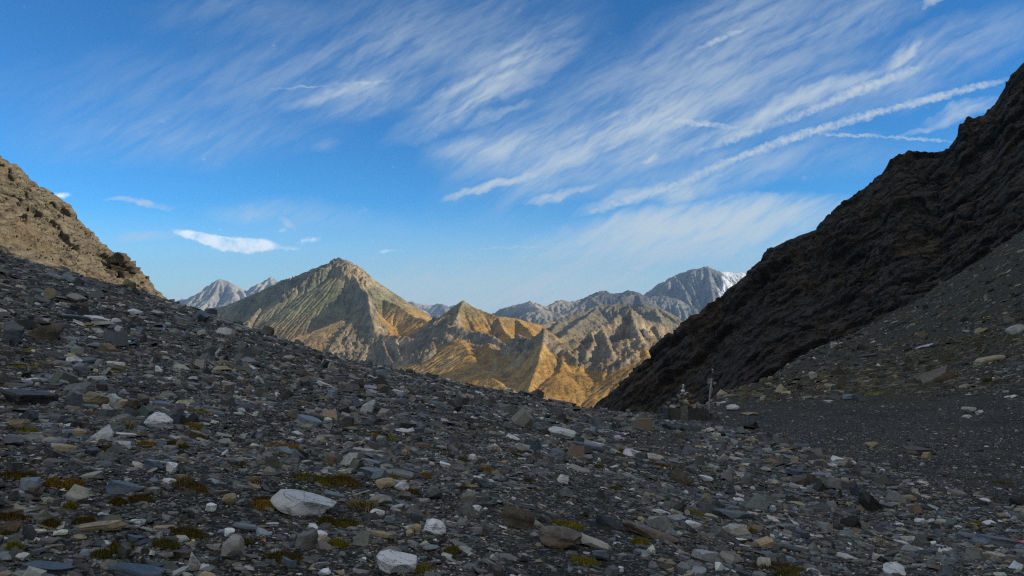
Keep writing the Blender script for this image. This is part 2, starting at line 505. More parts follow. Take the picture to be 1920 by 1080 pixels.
for u in _uc:
    pts = [(p[0], p[2] if len(p) == 3 else zrow(*p)) for p in COLS[u]]
    ld = np.log([p[0] for p in pts])
    # slope dz/d(log d) smoothed a little so that the ground has no creases
    zz = np.interp(_lc, ld, [p[1] for p in pts])
    k = np.exp(-np.linspace(-2, 2, 13) ** 2)
    k /= k.sum()
    zp = np.concatenate([np.full(6, zz[0]), zz, zz[-1] + (zz[-1] - zz[-2]) * np.arange(1, 7)])
    _tab.append(np.convolve(zp, k, 'valid'))
_tab = np.array(_tab)
_ug = np.arange(_uc[0], _uc[-1] + 1, 20.0)
_tg = np.stack([np.interp(_ug, _uc, _tab[:, j]) for j in range(len(_lc))], 1)
k = np.exp(-np.linspace(-2, 2, 11) ** 2)
k /= k.sum()
_tp = np.pad(_tg, ((5, 5), (0, 0)), mode='edge')
_tg = sum(k[i] * _tp[i:i + len(_ug)] for i in range(11))


def base_h(x, y):
    u = np.clip(960 + F * x / np.maximum(y, 1.05), _ug[0], _ug[-1] - 1e-6)
    l = np.clip(np.log(np.maximum(y, 1.0)), 0, _lc[-1] - 1e-6)
    fu = (u - _ug[0]) / 20.0
    fl = l / (_lc[1] - _lc[0])
    i = np.minimum(fu.astype(int), len(_ug) - 2)
    j = np.minimum(fl.astype(int), len(_lc) - 2)
    a = fu - i
    b = fl - j
    return (_tg[i, j] * (1 - a) * (1 - b) + _tg[i + 1, j] * a * (1 - b) + _tg[i, j + 1] * (1 - a) * b + _tg[i + 1, j + 1] * a * b)


def smooth01(x, lo, hi):
    t = np.clip((x - lo) / (hi - lo), 0, 1)
    return t * t * (3 - 2 * t)


def pathness(x, y):
    """1 on the fine dark gravel of the floor and the trodden path, 0 on the coarse slate slope"""
    y = np.maximum(y, 1.05)
    u = 960 + F * x / y
    # fold line between slope and floor
    fold = np.interp(u, [1100, 1250, 1340, 1420, 1500, 1600, 1700, 1800, 1920, 2600], [60, 33, 27, 24.5, 20.5, 17.5, 15.5, 13.8, 12.2, 8])
    far = np.interp(u, [1100, 1340, 1500, 1700, 1920, 2600], [70, 42, 44, 40, 33, 18])
    n = fbm(P3(x * 0.12, y * 0.12, 3.1), 3)
    floor = smooth01(y * (1 + 0.25 * n), fold * 0.88, fold * 1.16) * (1 - smooth01(y * (1 + 0.3 * n), far * 0.75, far * 1.35))
    floor = floor * smooth01(u, 1180, 1320)
    # path: from the lower middle of the slope towards the stone heap
    px = np.interp(y, [3, 4.5, 7, 10, 14, 20, 28], [0.25, 0.45, 0.75, 1.3, 2.4, 4.6, 7.6])
    path = np.exp(-((x - px) / (0.45 + 0.06 * y)) ** 2) * smooth01(n, -0.5, 0.25)
    return np.clip(np.maximum(floor * 0.92, path * 0.6), 0, 1)


def ground_h(x, y):
    h = base_h(x, y)
    q = P3(x, y, 0.0)
    p = pathness(x, y)
    amp = 1 - 0.72 * p
    far = np.clip(y / 12.0, 0.5, 1.6)
    h = h + amp * (0.16 * far * fbm(q * 0.45, 3) + 0.055 * far * fbm(q * 1.9 + 5.2, 3) + 0.016 * fbm(q * 8.5 + 9.1, 2, ridged=True))
    return h


def build_terrain(mat):
    us = np.arange(-1400, 3500, 5.0)
    ds = np.exp(np.linspace(math.log(1.05), math.log(164), 620))
    U, D = np.meshgrid(us, ds)
    X = (U - 960) / F * D
    Z = ground_h(X, D)
    # the ground beside and behind the viewpoint
    xa, ya = np.arange(-60, 60.01, .12), np.arange(-14, 24, .12)
    XA, YA = np.meshgrid(xa, ya)
    ZA = ground_h(XA, YA) - .012
    ua = 960 + F * XA / np.maximum(YA, .01)
    inside = (ua > -1380) & (ua < 3470) & (YA > 1.2)
    fm = ~(inside[:-1, :-1] & inside[1:, 1:] & inside[:-1, 1:] & inside[1:, :-1])
    qa = grid_faces(*XA.shape)[fm.ravel()]
    v = np.concatenate([np.stack([X, D, Z], -1).reshape(-1, 3), np.stack([XA, YA, ZA], -1).reshape(-1, 3)])
    q = np.concatenate([grid_faces(*X.shape), qa + X.size])
    o = mesh_np('terrain', v, q, np.full(len(q), 4), mat, True)
    tag(o, 'dark stony ground of the mountain pass, sloping down from the left side', kind='structure')
    return o


def ground_hit(u, v):
    """place on the near ground seen at this bearing and height of the photograph"""
    d = np.exp(np.linspace(math.log(1.5), math.log(160), 900))
    x = (u - 960) / F * d
    z = ground_h(x, d)
    vv = 540 - F * z / d
    i = np.nonzero(vv <= v)[0]
    i = i[0] if len(i) else 899
    return float(x[i]), float(d[i]), float(z[i])


def ground_normal(x, y, e=0.25):
    x = np.asarray(x, float)
    y = np.asarray(y, float)
    zx = (base_h(x + e, y) - base_h(x - e, y)) / (2 * e)
    zy = (base_h(x, y + e) - base_h(x, np.maximum(y - e, 1.01))) / (2 * e)
    n = np.stack([-zx, -zy, np.ones_like(zx)], -1)
    return n / np.linalg.norm(n, axis=-1, keepdims=True)


M_GROUND = ground_mat()
build_terrain(M_GROUND)

# ------------------------------------------------------------------ the sunlit hill on the left and the dark mountainside on the right


def rock_face(us, sky, vbase, dsky, dbase, nt, back, disp):
    """a slope rising from a base line to a traced skyline, then falling away behind it"""
    vs = np.interp(us, [s[0] for s in sky], [s[1] for s in sky])
    vb = np.interp(us, [s[0] for s in vbase], [s[1] for s in vbase])
    ds = np.interp(us, [s[0] for s in dsky], [s[1] for s in dsky])
    db = np.interp(us, [s[0] for s in dbase], [s[1] for s in dbase])
    t = np.linspace(0, 1, nt)[:, None]
    D = db + (ds - db) * t
    V = vb + (vs - vb) * t
    X = (us - 960) / F * D
    Z = (540 - V) / F * D
    tb = (np.linspace(0, 1, 24) ** 1.5)[1:, None]
    Db = ds + back[0] * tb
    Xb = (us - 960) / F * ds + (us * 0) + back[1] * tb
    Zb = Z[-1] - back[2] * tb
    X = np.vstack([X, Xb])
    D = np.vstack([D, np.broadcast_to(Db, Xb.shape)])
    Z = np.vstack([Z, Zb])
    T = np.vstack([np.broadcast_to(t, (nt, len(us))), np.broadcast_to(1 + tb, Xb.shape)])
    return disp(X, D, Z, T)


def disp_left(X, Y, Z, T):
    # thin beds dipping gently to the right, broken into ledges
    bed = Z + 0.26 * X + 1.6 * fbm(P3(X, Y, Z) * 0.05 + 2.0, 3)
    q = P3(X * 0.05, Y * 0.05, bed * 0.5)
    led = fbm(q, 5, 0.6)
    led2 = fbm(P3(X * 0.16, Y * 0.16, bed * 1.5), 4, 0.55, ridged=True)
    chunk = fbm(P3(X, Y, Z) * 0.07 + 4.0, 4, 0.5)
    b1, g1 = worley(P3(X / 11.0, Y / 11.0, bed / 3.2) + 0.5 * chunk[..., None])
    b2, g2 = worley(P3(X / 4.2, Y / 4.2, bed / 1.1) + 0.4 * led[..., None])
    thin = fbm(P3(X * 0.035, Y * 0.035, bed * 1.7), 4, 0.62)
    b0, g0 = worley(P3(X / 24.0, Y / 24.0, bed / 9.0) + 0.8 * chunk[..., None])
    a = 3.4 * led + 1.4 * led2 + 5.5 * chunk + 4.2 * (b0 - .5) * smooth01(g0, 0, .12) + 2.6 * (b1 - .5) * smooth01(g1, 0, .18) + 0.9 * (b2 - .5) * smooth01(g2, 0, .3) + 0.8 * thin - 1.6 * (1 - smooth01(g0, 0, .07)) - 0.8 * (1 - smooth01(g1, 0, .06))
    nx, ny, nz = 0.55, -0.55, 0.62
    edge = np.where(T > 0.97, 0.75, 1.0)
    a = a * edge
    return X + nx * a, Y + ny * a, Z + nz * a * 0.6


def disp_right(X, Y, Z, T):
    # foliation parallel to the skyline, crags and gullies
    s = (X * 0.75 + Z * 0.65)
    f = (-X * 0.65 + Z * 0.75)
    q = P3(s * 0.022, Y * 0.03, f * 0.085)
    a1 = fbm(q + 2.2, 5, 0.58)
    a2 = fbm(P3(s * 0.08, Y * 0.10, f * 0.32), 5, 0.62, ridged=True)
    crag = fbm(P3(X, Y, Z) * 0.045 + 8.0, 5, 0.55, ridged=True)
    small = fbm(P3(X, Y, Z) * 0.30 + 1.0, 4, 0.6)
    b1, g1 = worley(P3(s / 17.0, Y / 10.0, f / 6.0) + 0.6 * a1[..., None])
    b2, g2 = worley(P3(s / 5.5, Y / 4.0, f / 2.2) + 0.5 * small[..., None])
    b3, g3 = worley(P3(s / 2.4, Y / 2.0, f / 1.2))
    on = smooth01(fbm(P3(X, Y, Z) * 0.02 + 3.3, 3), -0.25, 0.2)
    b0, g0 = worley(P3(s / 42.0, Y / 24.0, f / 13.0) + 0.7 * a1[..., None])
    a = 3.2 * a1 + 5.0 * (b0 - .5) * smooth01(g0, 0, .12) - 1.8 * (1 - smooth01(g0, 0, .06)) - 0.9 * (1 - smooth01(g1, 0, .05)) + 1.2 * a2 + 2.0 * crag + 0.8 * small + (0.35 + on) * (4.2 * (b1 - .5) * smooth01(g1, 0, .10) + 1.9 * (b2 - .5) * smooth01(g2, 0, .12)) + 0.8 * (b3 - .5)
    edge = np.where(T > 0.985, 0.30, 1.0) * smooth01(T, -0.02, 0.10)
    a = a * edge
    return X - 0.62 * a, Y - 0.55 * a, Z + 0.45 * a


M_LEFT = cliff_mat('sunlit bedded rock', (.100, .088, .066), (.200, .178, .136), (.38, .345, .275), (R(4), R(14), 0), 1.5, 4.5, 1.0, rust=(.155, .120, .075))
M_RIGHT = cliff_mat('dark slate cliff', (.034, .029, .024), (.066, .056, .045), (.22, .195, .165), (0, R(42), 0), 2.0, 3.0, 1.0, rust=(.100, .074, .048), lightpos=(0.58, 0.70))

us = np.concatenate([np.arange(-1300, -40, 12.0), np.arange(-40, 420, 1.6)])
sky_l = [(-1300, -420), (-700, -120), (-300, 105), (0, 300), (30, 313), (75, 350), (130, 393), (165, 430), (200, 462), (225, 486), (243, 492), (262, 510), (290, 538), (325, 566), (360, 600), (420, 660)]
vb_l = [(-1300, 560), (0, 600), (330, 690), (420, 740)]
X, Y, Z = rock_face(us, sky_l, vb_l, [(-1300, 200), (-300, 245), (420, 285)], [(-1300, 120), (0, 170), (420, 190)], 300, (160, -60, 150), disp_left)
tag(grid_mesh('hill', X, Y, Z, M_LEFT), 'sunlit brown bedded rock hillside rising steeply on the left', kind='structure')

us = np.concatenate([np.arange(1090, 1960, 2.2), np.arange(1960, 3300, 14.0)])
sky_r = [(1090, 786), (1110, 767), (1150, 735), (1180, 712), (1212, 684), (1240, 655), (1300, 602), (1345, 566), (1362, 543), (1380, 532), (1400, 515), (1420, 500), (1432, 486), (1441, 470),
         (1452, 463), (1470, 455), (1485, 447), (1500, 441), (1530, 431), (1545, 418), (1556, 402), (1572, 393), (1590, 380), (1610, 371), (1635, 350), (1660, 325), (1676, 303), (1692, 291), (1705, 287),
         (1750, 289), (1772, 283), (1782, 276), (1795, 262), (1802, 244), (1812, 232), (1830, 225), (1848, 214), (1864, 197), (1876, 178), (1890, 152), (1896, 140), (1904, 133), (1912, 124), (1922, 114),
         (2000, 40), (2300, -190), (2800, -480), (3300, -700)]
vb_r = [(1090, 1080), (1250, 960), (1400, 790), (1500, 720), (1570, 685), (1700, 610), (1800, 560), (1920, 480), (2200, 400), (3300, 100)]
X, Y, Z = rock_face(us, sky_r, vb_r, [(1090, 262), (1920, 235), (2400, 205), (3300, 165)], [(1090, 125), (1920, 128), (2400, 110), (3300, 80)], 380, (240, 140, 190), disp_right)
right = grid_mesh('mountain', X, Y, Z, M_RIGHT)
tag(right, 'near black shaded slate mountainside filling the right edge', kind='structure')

# the same mountain goes on to the right and behind the viewpoint; it keeps the whole pass in shade
xs = np.linspace(60, 640, 110)
ys = np.linspace(-560, 240, 150)
Xg, Yg = np.meshgrid(xs, ys)
rx = np.interp(Yg, [-560, -300, -60, 120, 240], [250, 270, 262, 238, 236])
rz = np.interp(Yg, [-560, -300, -60, 60, 140, 240], [150, 185, 196, 176, 150, 92])
dd = np.abs(Xg - rx)
Zg = rz - np.where(Xg < rx, 0.80, 0.55) * dd + 10 * fbm(P3(Xg, Yg) * 0.012, 5, ridged=True) * np.clip(dd / 30, 0.3, 1.5)
ug = np.where(Yg > 5, 960 + F * Xg / np.maximum(Yg, 5.0), 9999)
Zg = Zg - 260 * (1 - smooth01(ug, 2060, 2500))
Zg = np.maximum(Zg, -60.0)
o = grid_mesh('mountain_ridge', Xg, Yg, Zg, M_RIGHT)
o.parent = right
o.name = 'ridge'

# ------------------------------------------------------------------ distant mountains


def pt(u, v, d):
    return ((u - 960) / F * d, d, (540 - v) / F * d)


def roof(X, Y, ridges):
    """height of the highest of many sloping-sided ridges; ridge = (points, side slope, owner id, cliff height below the crest)"""
    H = np.full(X.shape, -1e9)
    own = np.zeros(X.shape, np.int16)
    near = np.full(X.shape, 1e9)
    crag = np.full(X.shape, 1e9)
    for r in ridges:
        pts, sl, ow = r[:3]
        cl = r[3] if len(r) > 3 else 0.0
        P = [pt(*p) for p in pts]
        for (x0, y0, z0), (x1, y1, z1) in zip(P[:-1], P[1:]):
            dx, dy = x1 - x0, y1 - y0
            L2 = dx * dx + dy * dy + 1e-9
            t = np.clip(((X - x0) * dx + (Y - y0) * dy) / L2, 0, 1)
            dist = np.hypot(X - x0 - t * dx, Y - y0 - t * dy)
            h = z0 + t * (z1 - z0) - sl * dist
            if cl:
                h = h - cl * smooth01(dist, 4, cl * 0.85)
                crag = np.minimum(crag, dist / cl)
            up = h > H
            H = np.where(up, h, H)
            own = np.where(up, ow, own)
            near = np.where(up, dist, near)
    return H, own, near, crag


def erode(h, cell, n, steps, seed=1, cap=6.0, ero=0.35, dep=0.3, inert=0.06, evap=0.02, batch=6000):
    """running water cuts gullies and drops debris (many drops at a time)"""
    r = np.random.default_rng(seed)
    h = (h / cell).copy()
    ny, nx = h.shape
    for b0 in range(0, n, batch):
        m = min(batch, n - b0)
        px = r.uniform(5, nx - 7, m)
        py = r.uniform(5, ny - 7, m)
        vx = np.zeros(m)
        vy = np.zeros(m)
        wv = np.ones(m)
        sp = np.ones(m)
        sed = np.zeros(m)
        alive = np.ones(m, bool)
        for s in range(steps):
            acc = np.zeros_like(h)
            ix = px.astype(int)
            iy = py.astype(int)
            fx = px - ix
            fy = py - iy
            h00, h10, h01, h11 = h[iy, ix], h[iy, ix + 1], h[iy + 1, ix], h[iy + 1, ix + 1]
            gx = (h10 - h00) * (1 - fy) + (h11 - h01) * fy
            gy = (h01 - h00) * (1 - fx) + (h11 - h10) * fx
            h0 = h00 * (1 - fx) * (1 - fy) + h10 * fx * (1 - fy) + h01 * (1 - fx) * fy + h11 * fx * fy
            vx = vx * inert - gx * (1 - inert)
            vy = vy * inert - gy * (1 - inert)
            l = np.hypot(vx, vy) + 1e-9
            vx /= l
            vy /= l
            nxp = np.clip(px + vx, 1, nx - 3)
            nyp = np.clip(py + vy, 1, ny - 3)
            jx = nxp.astype(int)
            jy = nyp.astype(int)
            gx2 = nxp - jx
            gy2 = nyp - jy
            h1 = (h[jy, jx] * (1 - gx2) * (1 - gy2) + h[jy, jx + 1] * gx2 * (1 - gy2) + h[jy + 1, jx] * (1 - gx2) * gy2 + h[jy + 1, jx + 1] * gx2 * gy2)
            dh = h1 - h0
            c = np.maximum(-dh, 0.02) * sp * wv * cap
            drop = np.where(dh > 0, np.minimum(dh, sed), np.where(sed > c, (sed - c) * dep, -np.minimum((c - sed) * ero, np.maximum(-dh, 0) * 0.6)))
            alive &= (nxp > 3) & (nxp < nx - 5) & (nyp > 3) & (nyp < ny - 5)
            drop = np.where(alive, drop * 0.5, 0.0)
            sed -= drop
            for oy, ox, wt in ((0, 0, (1 - fx) * (1 - fy)), (0, 1, fx * (1 - fy)), (1, 0, (1 - fx) * fy), (1, 1, fx * fy)):
                np.add.at(acc, (iy + oy, ix + ox), drop * wt * 0.6)
            h += np.clip(acc, -0.12, 0.05)
            sp = np.sqrt(np.maximum(sp * sp * 0.95 - dh * 0.5, 0.05))
            sp = np.minimum(sp, 3.0)
            wv *= 1 - evap
            px, py = nxp, nyp
    return h * cell


def slope_of(H, cell):
    gy, gx = np.gradient(H, cell)
    return np.hypot(gx, gy), gx, gy


def blend(c, m, col):
    return c * (1 - m[..., None]) + np.array(col) * m[..., None]


def build_range(name, labels, ridges, x0, x1, y0, y1, cell, colour, mat, noise_amp, noise_len, floor, drops, warp=0.35, seed=3, crest=(0.0, 1.0, 0.3)):
    xs = np.arange(x0, x1, cell)
    ys = np.arange(y0, y1, cell)
    X, Y = np.meshgrid(xs, ys)
    wl = noise_len * 1.6
    wx = fbm(P3(X / wl, Y / wl, seed), 4) * noise_len * warp
    wy = fbm(P3(X / wl, Y / wl, seed + 40.5), 4) * noise_len * warp
    H, own, near, crag = roof(X + wx * 0.6, Y + wy * 0.6, ridges)
    n1 = fbm(P3(X / 300.0, Y / 300.0, seed + 9.0), 4, 0.55)
    rock = np.exp(-(crag / 1.15) ** 2) * 1.0 + 0.30 * n1 + 0.22 * fbm(P3(X / 70.0, Y / 70.0, seed + 2.0), 4, 0.6)
    rock = smooth01(rock, 0.34, 0.50) if crag.min() < 1e8 else np.ones(X.shape)
    q = P3(X / noise_len, Y / noise_len, seed * 1.7)
    fade = np.clip(near / (noise_len * 0.6), 0.10, 1.0)
    H = H + noise_amp * (crest[1] + (1 - crest[1]) * rock) * fade * fbm(q, 6, 0.55, ridged=True)
    H = np.maximum(H, floor + 0.02 * (H - floor))
    H = erode(H, cell, drops, 44, seed)
    H = H + 0.022 * noise_len * np.clip(near / 40.0, 0.2, 1.0) * fbm(P3(X / (noise_len * 0.22), Y / (noise_len * 0.22), seed * 5.3), 4, 0.6, ridged=True)
    tw = fbm(P3(X / (noise_len * 0.22), Y / (noise_len * 0.22), seed * 3.1), 4, 0.62, ridged=True)
    H = H + crest[0] * rock * (tw - 0.30) * np.clip(near / 40.0, np.where(own == 2, 0.85, crest[2]), 1.0)
    H = H + 0.10 * noise_len * np.exp(-near / (0.3 * noise_len)) * (fbm(P3(X / (noise_len * 0.45), Y / (noise_len * 0.45), seed * 7.7), 4, 0.6, ridged=True) - 0.25)
    c = colour(X, Y, H, cell, rock)
    q4 = own[:-1, :-1]
    out = []
    for k, lab in enumerate(labels):
        fm = q4 == k
        if not fm.any():
            continue
        o = grid_mesh(name, X, Y, H, mat, True, c, facemask=fm)
        tag(o, lab, kind='structure')
        out.append(o)
    return out


def colour_mid(X, Y, H, cell, rk):
    s, gx, gy = slope_of(H, cell)
    V = 540 - F * H / Y
    U = 960 + F * X / Y
    n = fbm(P3(X / 260.0, Y / 260.0, H / 200.0), 5, 0.55)
    n2 = fbm(P3(X / 60.0, Y / 60.0, H / 40.0) + 3.0, 4, 0.6)
    rock = blend(np.zeros(X.shape + (3,)) + (0.135, 0.115, 0.085), smooth01(n2, -0.2, 0.35), (0.28, 0.225, 0.15))
    scree = blend(np.zeros(X.shape + (3,)) + (0.130, 0.130, 0.070), smooth01(n, -0.3, 0.3), (0.190, 0.180, 0.112))
    gold = blend(np.zeros(X.shape + (3,)) + (0.30, 0.165, 0.034), smooth01(n, -0.25, 0.35), (0.35, 0.235, 0.085))
    gold = blend(gold, smooth01(n2, 0.05, 0.4) * 0.8, (0.16, 0.105, 0.042))
    redbr = np.zeros(X.shape + (3,)) + (0.19, 0.125, 0.065)
    # grass grows on the lower, gentler slopes; higher up it is bare scree
    low = smooth01(-H, 30, 190 + 0 * H)
    low = np.clip(low + 0.35 * n, 0, 1)
    west = smooth01(-X, 520, 820)            # the big summit and its bowl carry less grass
    c = blend(scree, low * (1 - 0.85 * west), (0, 0, 0)) + gold * (low * (1 - 0.85 * west))[..., None]
    c = blend(c, west * smooth01(-H, 110, 230) * 0.8, redbr[0, 0])
    rm = np.clip(rk * smooth01(s, 0.35, 0.75) + smooth01(s, 1.25, 1.6), 0, 1) * (1 - 0.35 * west)
    rock = rock * (1 - west[..., None] * np.array([.32, .22, .18]))
    c = blend(c, rm, (0, 0, 0)) + rock * rm[..., None]
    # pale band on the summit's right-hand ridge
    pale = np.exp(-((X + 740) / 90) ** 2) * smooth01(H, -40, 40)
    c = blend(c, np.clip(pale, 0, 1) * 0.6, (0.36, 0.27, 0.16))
    # washed-out debris chutes
    ch = smooth01(fbm(P3(X / 45.0, Y / 400.0, 2.0), 3), 0.30, 0.5) * low * 0.55
    return blend(c, ch, (0.28, 0.24, 0.16))


def colour_back(X, Y, H, cell, rk):
    s, gx, gy = slope_of(H, cell)
    n = fbm(P3(X / 300.0, Y / 300.0, H / 200.0), 5, 0.55)
    c = blend(np.zeros(X.shape + (3,)) + (0.12, 0.108, 0.066), smooth01(n, -0.3, 0.3), (0.165, 0.145, 0.09))
    c = blend(c, smooth01(s, 0.9, 1.15), (0.15, 0.135, 0.105))
    return blend(c, smooth01(-H, 150, 420) * 0.7, (0.25, 0.18, 0.075))


def colour_blue(X, Y, H, cell, rk):
    n = fbm(P3(X / 500.0, Y / 500.0, H / 300.0), 5, 0.55)
    c = blend(np.zeros(X.shape + (3,)) + (0.085, 0.082, 0.075), smooth01(n, -0.3, 0.3), (0.14, 0.132, 0.115))
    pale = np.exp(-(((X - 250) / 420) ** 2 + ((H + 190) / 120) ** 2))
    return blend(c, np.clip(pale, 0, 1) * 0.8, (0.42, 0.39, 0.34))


def colour_high(X, Y, H, cell, rk):
    s, gx, gy = slope_of(H, cell)
    U = 960 + F * X / Y
    V = 540 - F * H / Y
    n = fbm(P3(X / 380.0, Y / 380.0, H / 200.0), 5, 0.55)
    c = blend(np.zeros(X.shape + (3,)) + (0.120, 0.122, 0.125), smooth01(n, -0.3, 0.3), (0.20, 0.20, 0.195))
    snow = smooth01(U + 26 * n - 0.55 * (V - 512) * 0 + 0.15 * (V - 520), 1346, 1354) * (1 - smooth01(V + 10 * n, 560, 590))
    vein = smooth01(fbm(P3(X / 120.0, Y / 500.0, H / 160.0), 4), 0.30, 0.42) * smooth01(U, 1338, 1350) * 0.8
    snow = np.clip(np.maximum(snow, vein), 0, 1)
    return blend(c, snow, (0.62, 0.65, 0.70))


def colour_pale(X, Y, H, cell, rk):
    n = fbm(P3(X / 600.0, Y / 600.0, H / 300.0), 5, 0.55)
    return blend(np.zeros(X.shape + (3,)) + (0.20, 0.195, 0.18), smooth01(n, -0.25, 0.3), (0.33, 0.32, 0.30))


def colour_far(X, Y, H, cell, rk):
    n = fbm(P3(X / 600.0, Y / 600.0, H / 300.0), 5, 0.55)
    c = np.zeros(X.shape + (3,)) + (0.16, 0.155, 0.145)
    return blend(c, smooth01(n, -0.05, 0.4), (0.36, 0.35, 0.33))


M_MID = mountain_mat('alpine grass and rock', 60.0, 0.50, 1.0, 9.0)
M_FAR = mountain_mat('distant rock', 170.0, 0.36, 1.0, 26.0)

MID = [
    # the big summit
    ([(350, 600, 3700), (387, 584, 3700), (425, 574, 3700), (487, 547, 3650), (522, 531, 3650), (562, 515, 3600), (600, 500, 3600), (618, 494, 3580), (628, 487, 3560), (640, 486, 3550)], .82, 0),
    ([(640, 486, 3550), (653, 495, 3500), (670, 521, 3450), (688, 542, 3400), (714, 559, 3350), (743, 572, 3250), (772, 591, 3150), (796, 601, 3050), (819, 617, 2950), (840, 640, 2850)], .66, 0),
    ([(640, 486, 3550), (655, 505, 3470), (672, 525, 3400)], .70, 0, 55),
    ([(655, 505, 3480), (677, 542, 3220), (691, 556, 3060), (695, 594, 2900), (702, 616, 2820)], 1.10, 0, 30),
    ([(702, 616, 2850), (720, 650, 2720), (742, 690, 2560)], .95, 0, 40),
    ([(640, 602, 2960), (600, 618, 2900), (551, 636, 2820), (500, 662, 2700)], .45, 0),
    ([(530, 535, 3640), (505, 575, 3480), (480, 610, 3350), (460, 640, 3200)], .85, 0, 25),
    ([(470, 555, 3650), (452, 590, 3500), (436, 618, 3400)], .85, 0, 25),
    ([(520, 562, 3530), (545, 560, 3500), (570, 562, 3480), (590, 558, 3470)], .80, 0, 80),
    ([(556, 545, 3540), (550, 575, 3440), (543, 598, 3360)], .95, 0, 40),
    ([(585, 550, 3490), (578, 578, 3400)], .95, 0, 40),
    ([(690, 632, 2850), (705, 626, 2800), (740, 632, 2760), (775, 636, 2720), (800, 642, 2720)], .70, 0, 120),
    ([(740, 632, 2760), (748, 660, 2650), (756, 680, 2570)], 1.1, 0, 50),
    ([(775, 636, 2720), (785, 665, 2610), (792, 685, 2530)], 1.0, 0, 50),
    ([(668, 640, 2880), (652, 660, 2800), (640, 690, 2700)], 1.1, 0, 60),
    ([(800, 642, 2720), (822, 690, 2500), (850, 735, 2320)], .62, 0),
    # the pyramid and its towers
    ([(812, 616, 3050), (840, 590, 2960), (868, 565, 2900), (890, 577, 2890), (913, 588, 2880), (932, 595, 2870), (967, 598, 2950), (1013, 611, 3050), (1050, 640, 3100)], .72, 1),
    ([(868, 565, 2900), (861, 586, 2810), (851, 604, 2720), (842, 618, 2650)], .85, 1),
    ([(932, 595, 2870), (945, 620, 2740), (965, 640, 2600)], .85, 1),
    ([(967, 598, 2950), (990, 618, 2800), (1008, 640, 2650)], .80, 1),
    ([(806, 632, 2720), (822, 620, 2690), (837, 611, 2660), (848, 616, 2640), (860, 612, 2630), (885, 622, 2600), (913, 627, 2560), (935, 640, 2500), (955, 652, 2450)], .62, 1, 62),
    ([(862, 640, 2560), (892, 680, 2290), (925, 712, 2080), (977, 744, 1890)], .42, 1),
    ([(913, 645, 2460), (938, 680, 2270), (966, 715, 2080)], .60, 1),
    # the spired ridge in front
    ([(955, 655, 2440), (966, 637, 2370), (975, 632, 2350), (985, 640, 2330), (1000, 642, 2280), (1012, 634, 2230), (1022, 621, 2200), (1030, 630, 2195), (1040, 636, 2190), (1060, 648, 2180), (1078, 642, 2190), (1090, 645, 2200), (1108, 628, 2220), (1127, 617, 2250), (1145, 611, 2280), (1157, 600, 2300), (1174, 589, 2330), (1182, 584, 2335), (1193, 591, 2350), (1208, 604, 2380), (1223, 607, 2400), (1260, 622, 2450), (1300, 640, 2500), (1360, 690, 2550)], .68, 2, 46),
    ([(1022, 623, 2200), (1017, 650, 2130), (1006, 690, 2040), (994, 725, 1960), (984, 765, 1880)], .92, 2),
    ([(1062, 660, 2150), (1050, 700, 2040), (1042, 740, 1940), (1034, 775, 1860)], .36, 2),
    ([(1097, 655, 2180), (1086, 700, 2050), (1080, 735, 1950), (1075, 775, 1870)], .36, 2),
    ([(1127, 617, 2250), (1138, 645, 2160), (1150, 668, 2090)], .90, 2, 70),
    ([(1108, 628, 2220), (1112, 645, 2170), (1100, 660, 2130)], .90, 2, 55),
    ([(1140, 680, 2080), (1128, 720, 1970), (1118, 765, 1880)], .38, 2),
    ([(1182, 586, 2335), (1190, 615, 2250), (1198, 632, 2190)], .85, 2, 70),
    ([(1200, 640, 2180), (1215, 668, 2070), (1235, 705, 1960)], .38, 2),
    ([(1223, 607, 2400), (1235, 635, 2300), (1250, 650, 2230)], .85, 2, 60),
    ([(973, 634, 2360), (967, 660, 2280), (974, 700, 2150)], .95, 2),
]
build_range('mountain', ['big greenish grey summit with a sunlit ridge falling to its right side',
                         'golden brown pyramid shaped peak with rock towers below it',
                         'golden grassy ridge with jagged rock spires and dark gullies'],
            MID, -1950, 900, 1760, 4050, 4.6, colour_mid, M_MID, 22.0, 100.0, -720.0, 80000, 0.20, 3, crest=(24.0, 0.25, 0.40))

BACK = [
    ([(985, 628, 4100), (1013, 613, 4200), (1030, 607, 4300), (1057, 598, 4400), (1080, 588, 4500), (1120, 577, 4600), (1143, 573, 4600), (1180, 571, 4600), (1207, 573, 4500), (1240, 583, 4400), (1275, 612, 4300), (1330, 640, 4200)], .62, 0),
    ([(1120, 577, 4600), (1095, 602, 4250), (1066, 622, 3950), (1045, 645, 3700)], .62, 0),
    ([(1180, 571, 4600), (1188, 600, 4200), (1160, 622, 3850)], .62, 0),
    ([(1230, 578, 4450), (1240, 610, 4050), (1235, 640, 3800)], .62, 0),
    ([(1057, 598, 4400), (1035, 620, 4100), (1010, 640, 3900)], .62, 0),
]
build_range('mountain', ['dull green mountain spur behind the golden ridge of rock spires'], BACK, -200, 1500, 3550, 5100, 7.0, colour_back, M_MID, 32.0, 200.0, -800.0, 50000, 0.3, 5, crest=(16.0, 0.6, 0.35))

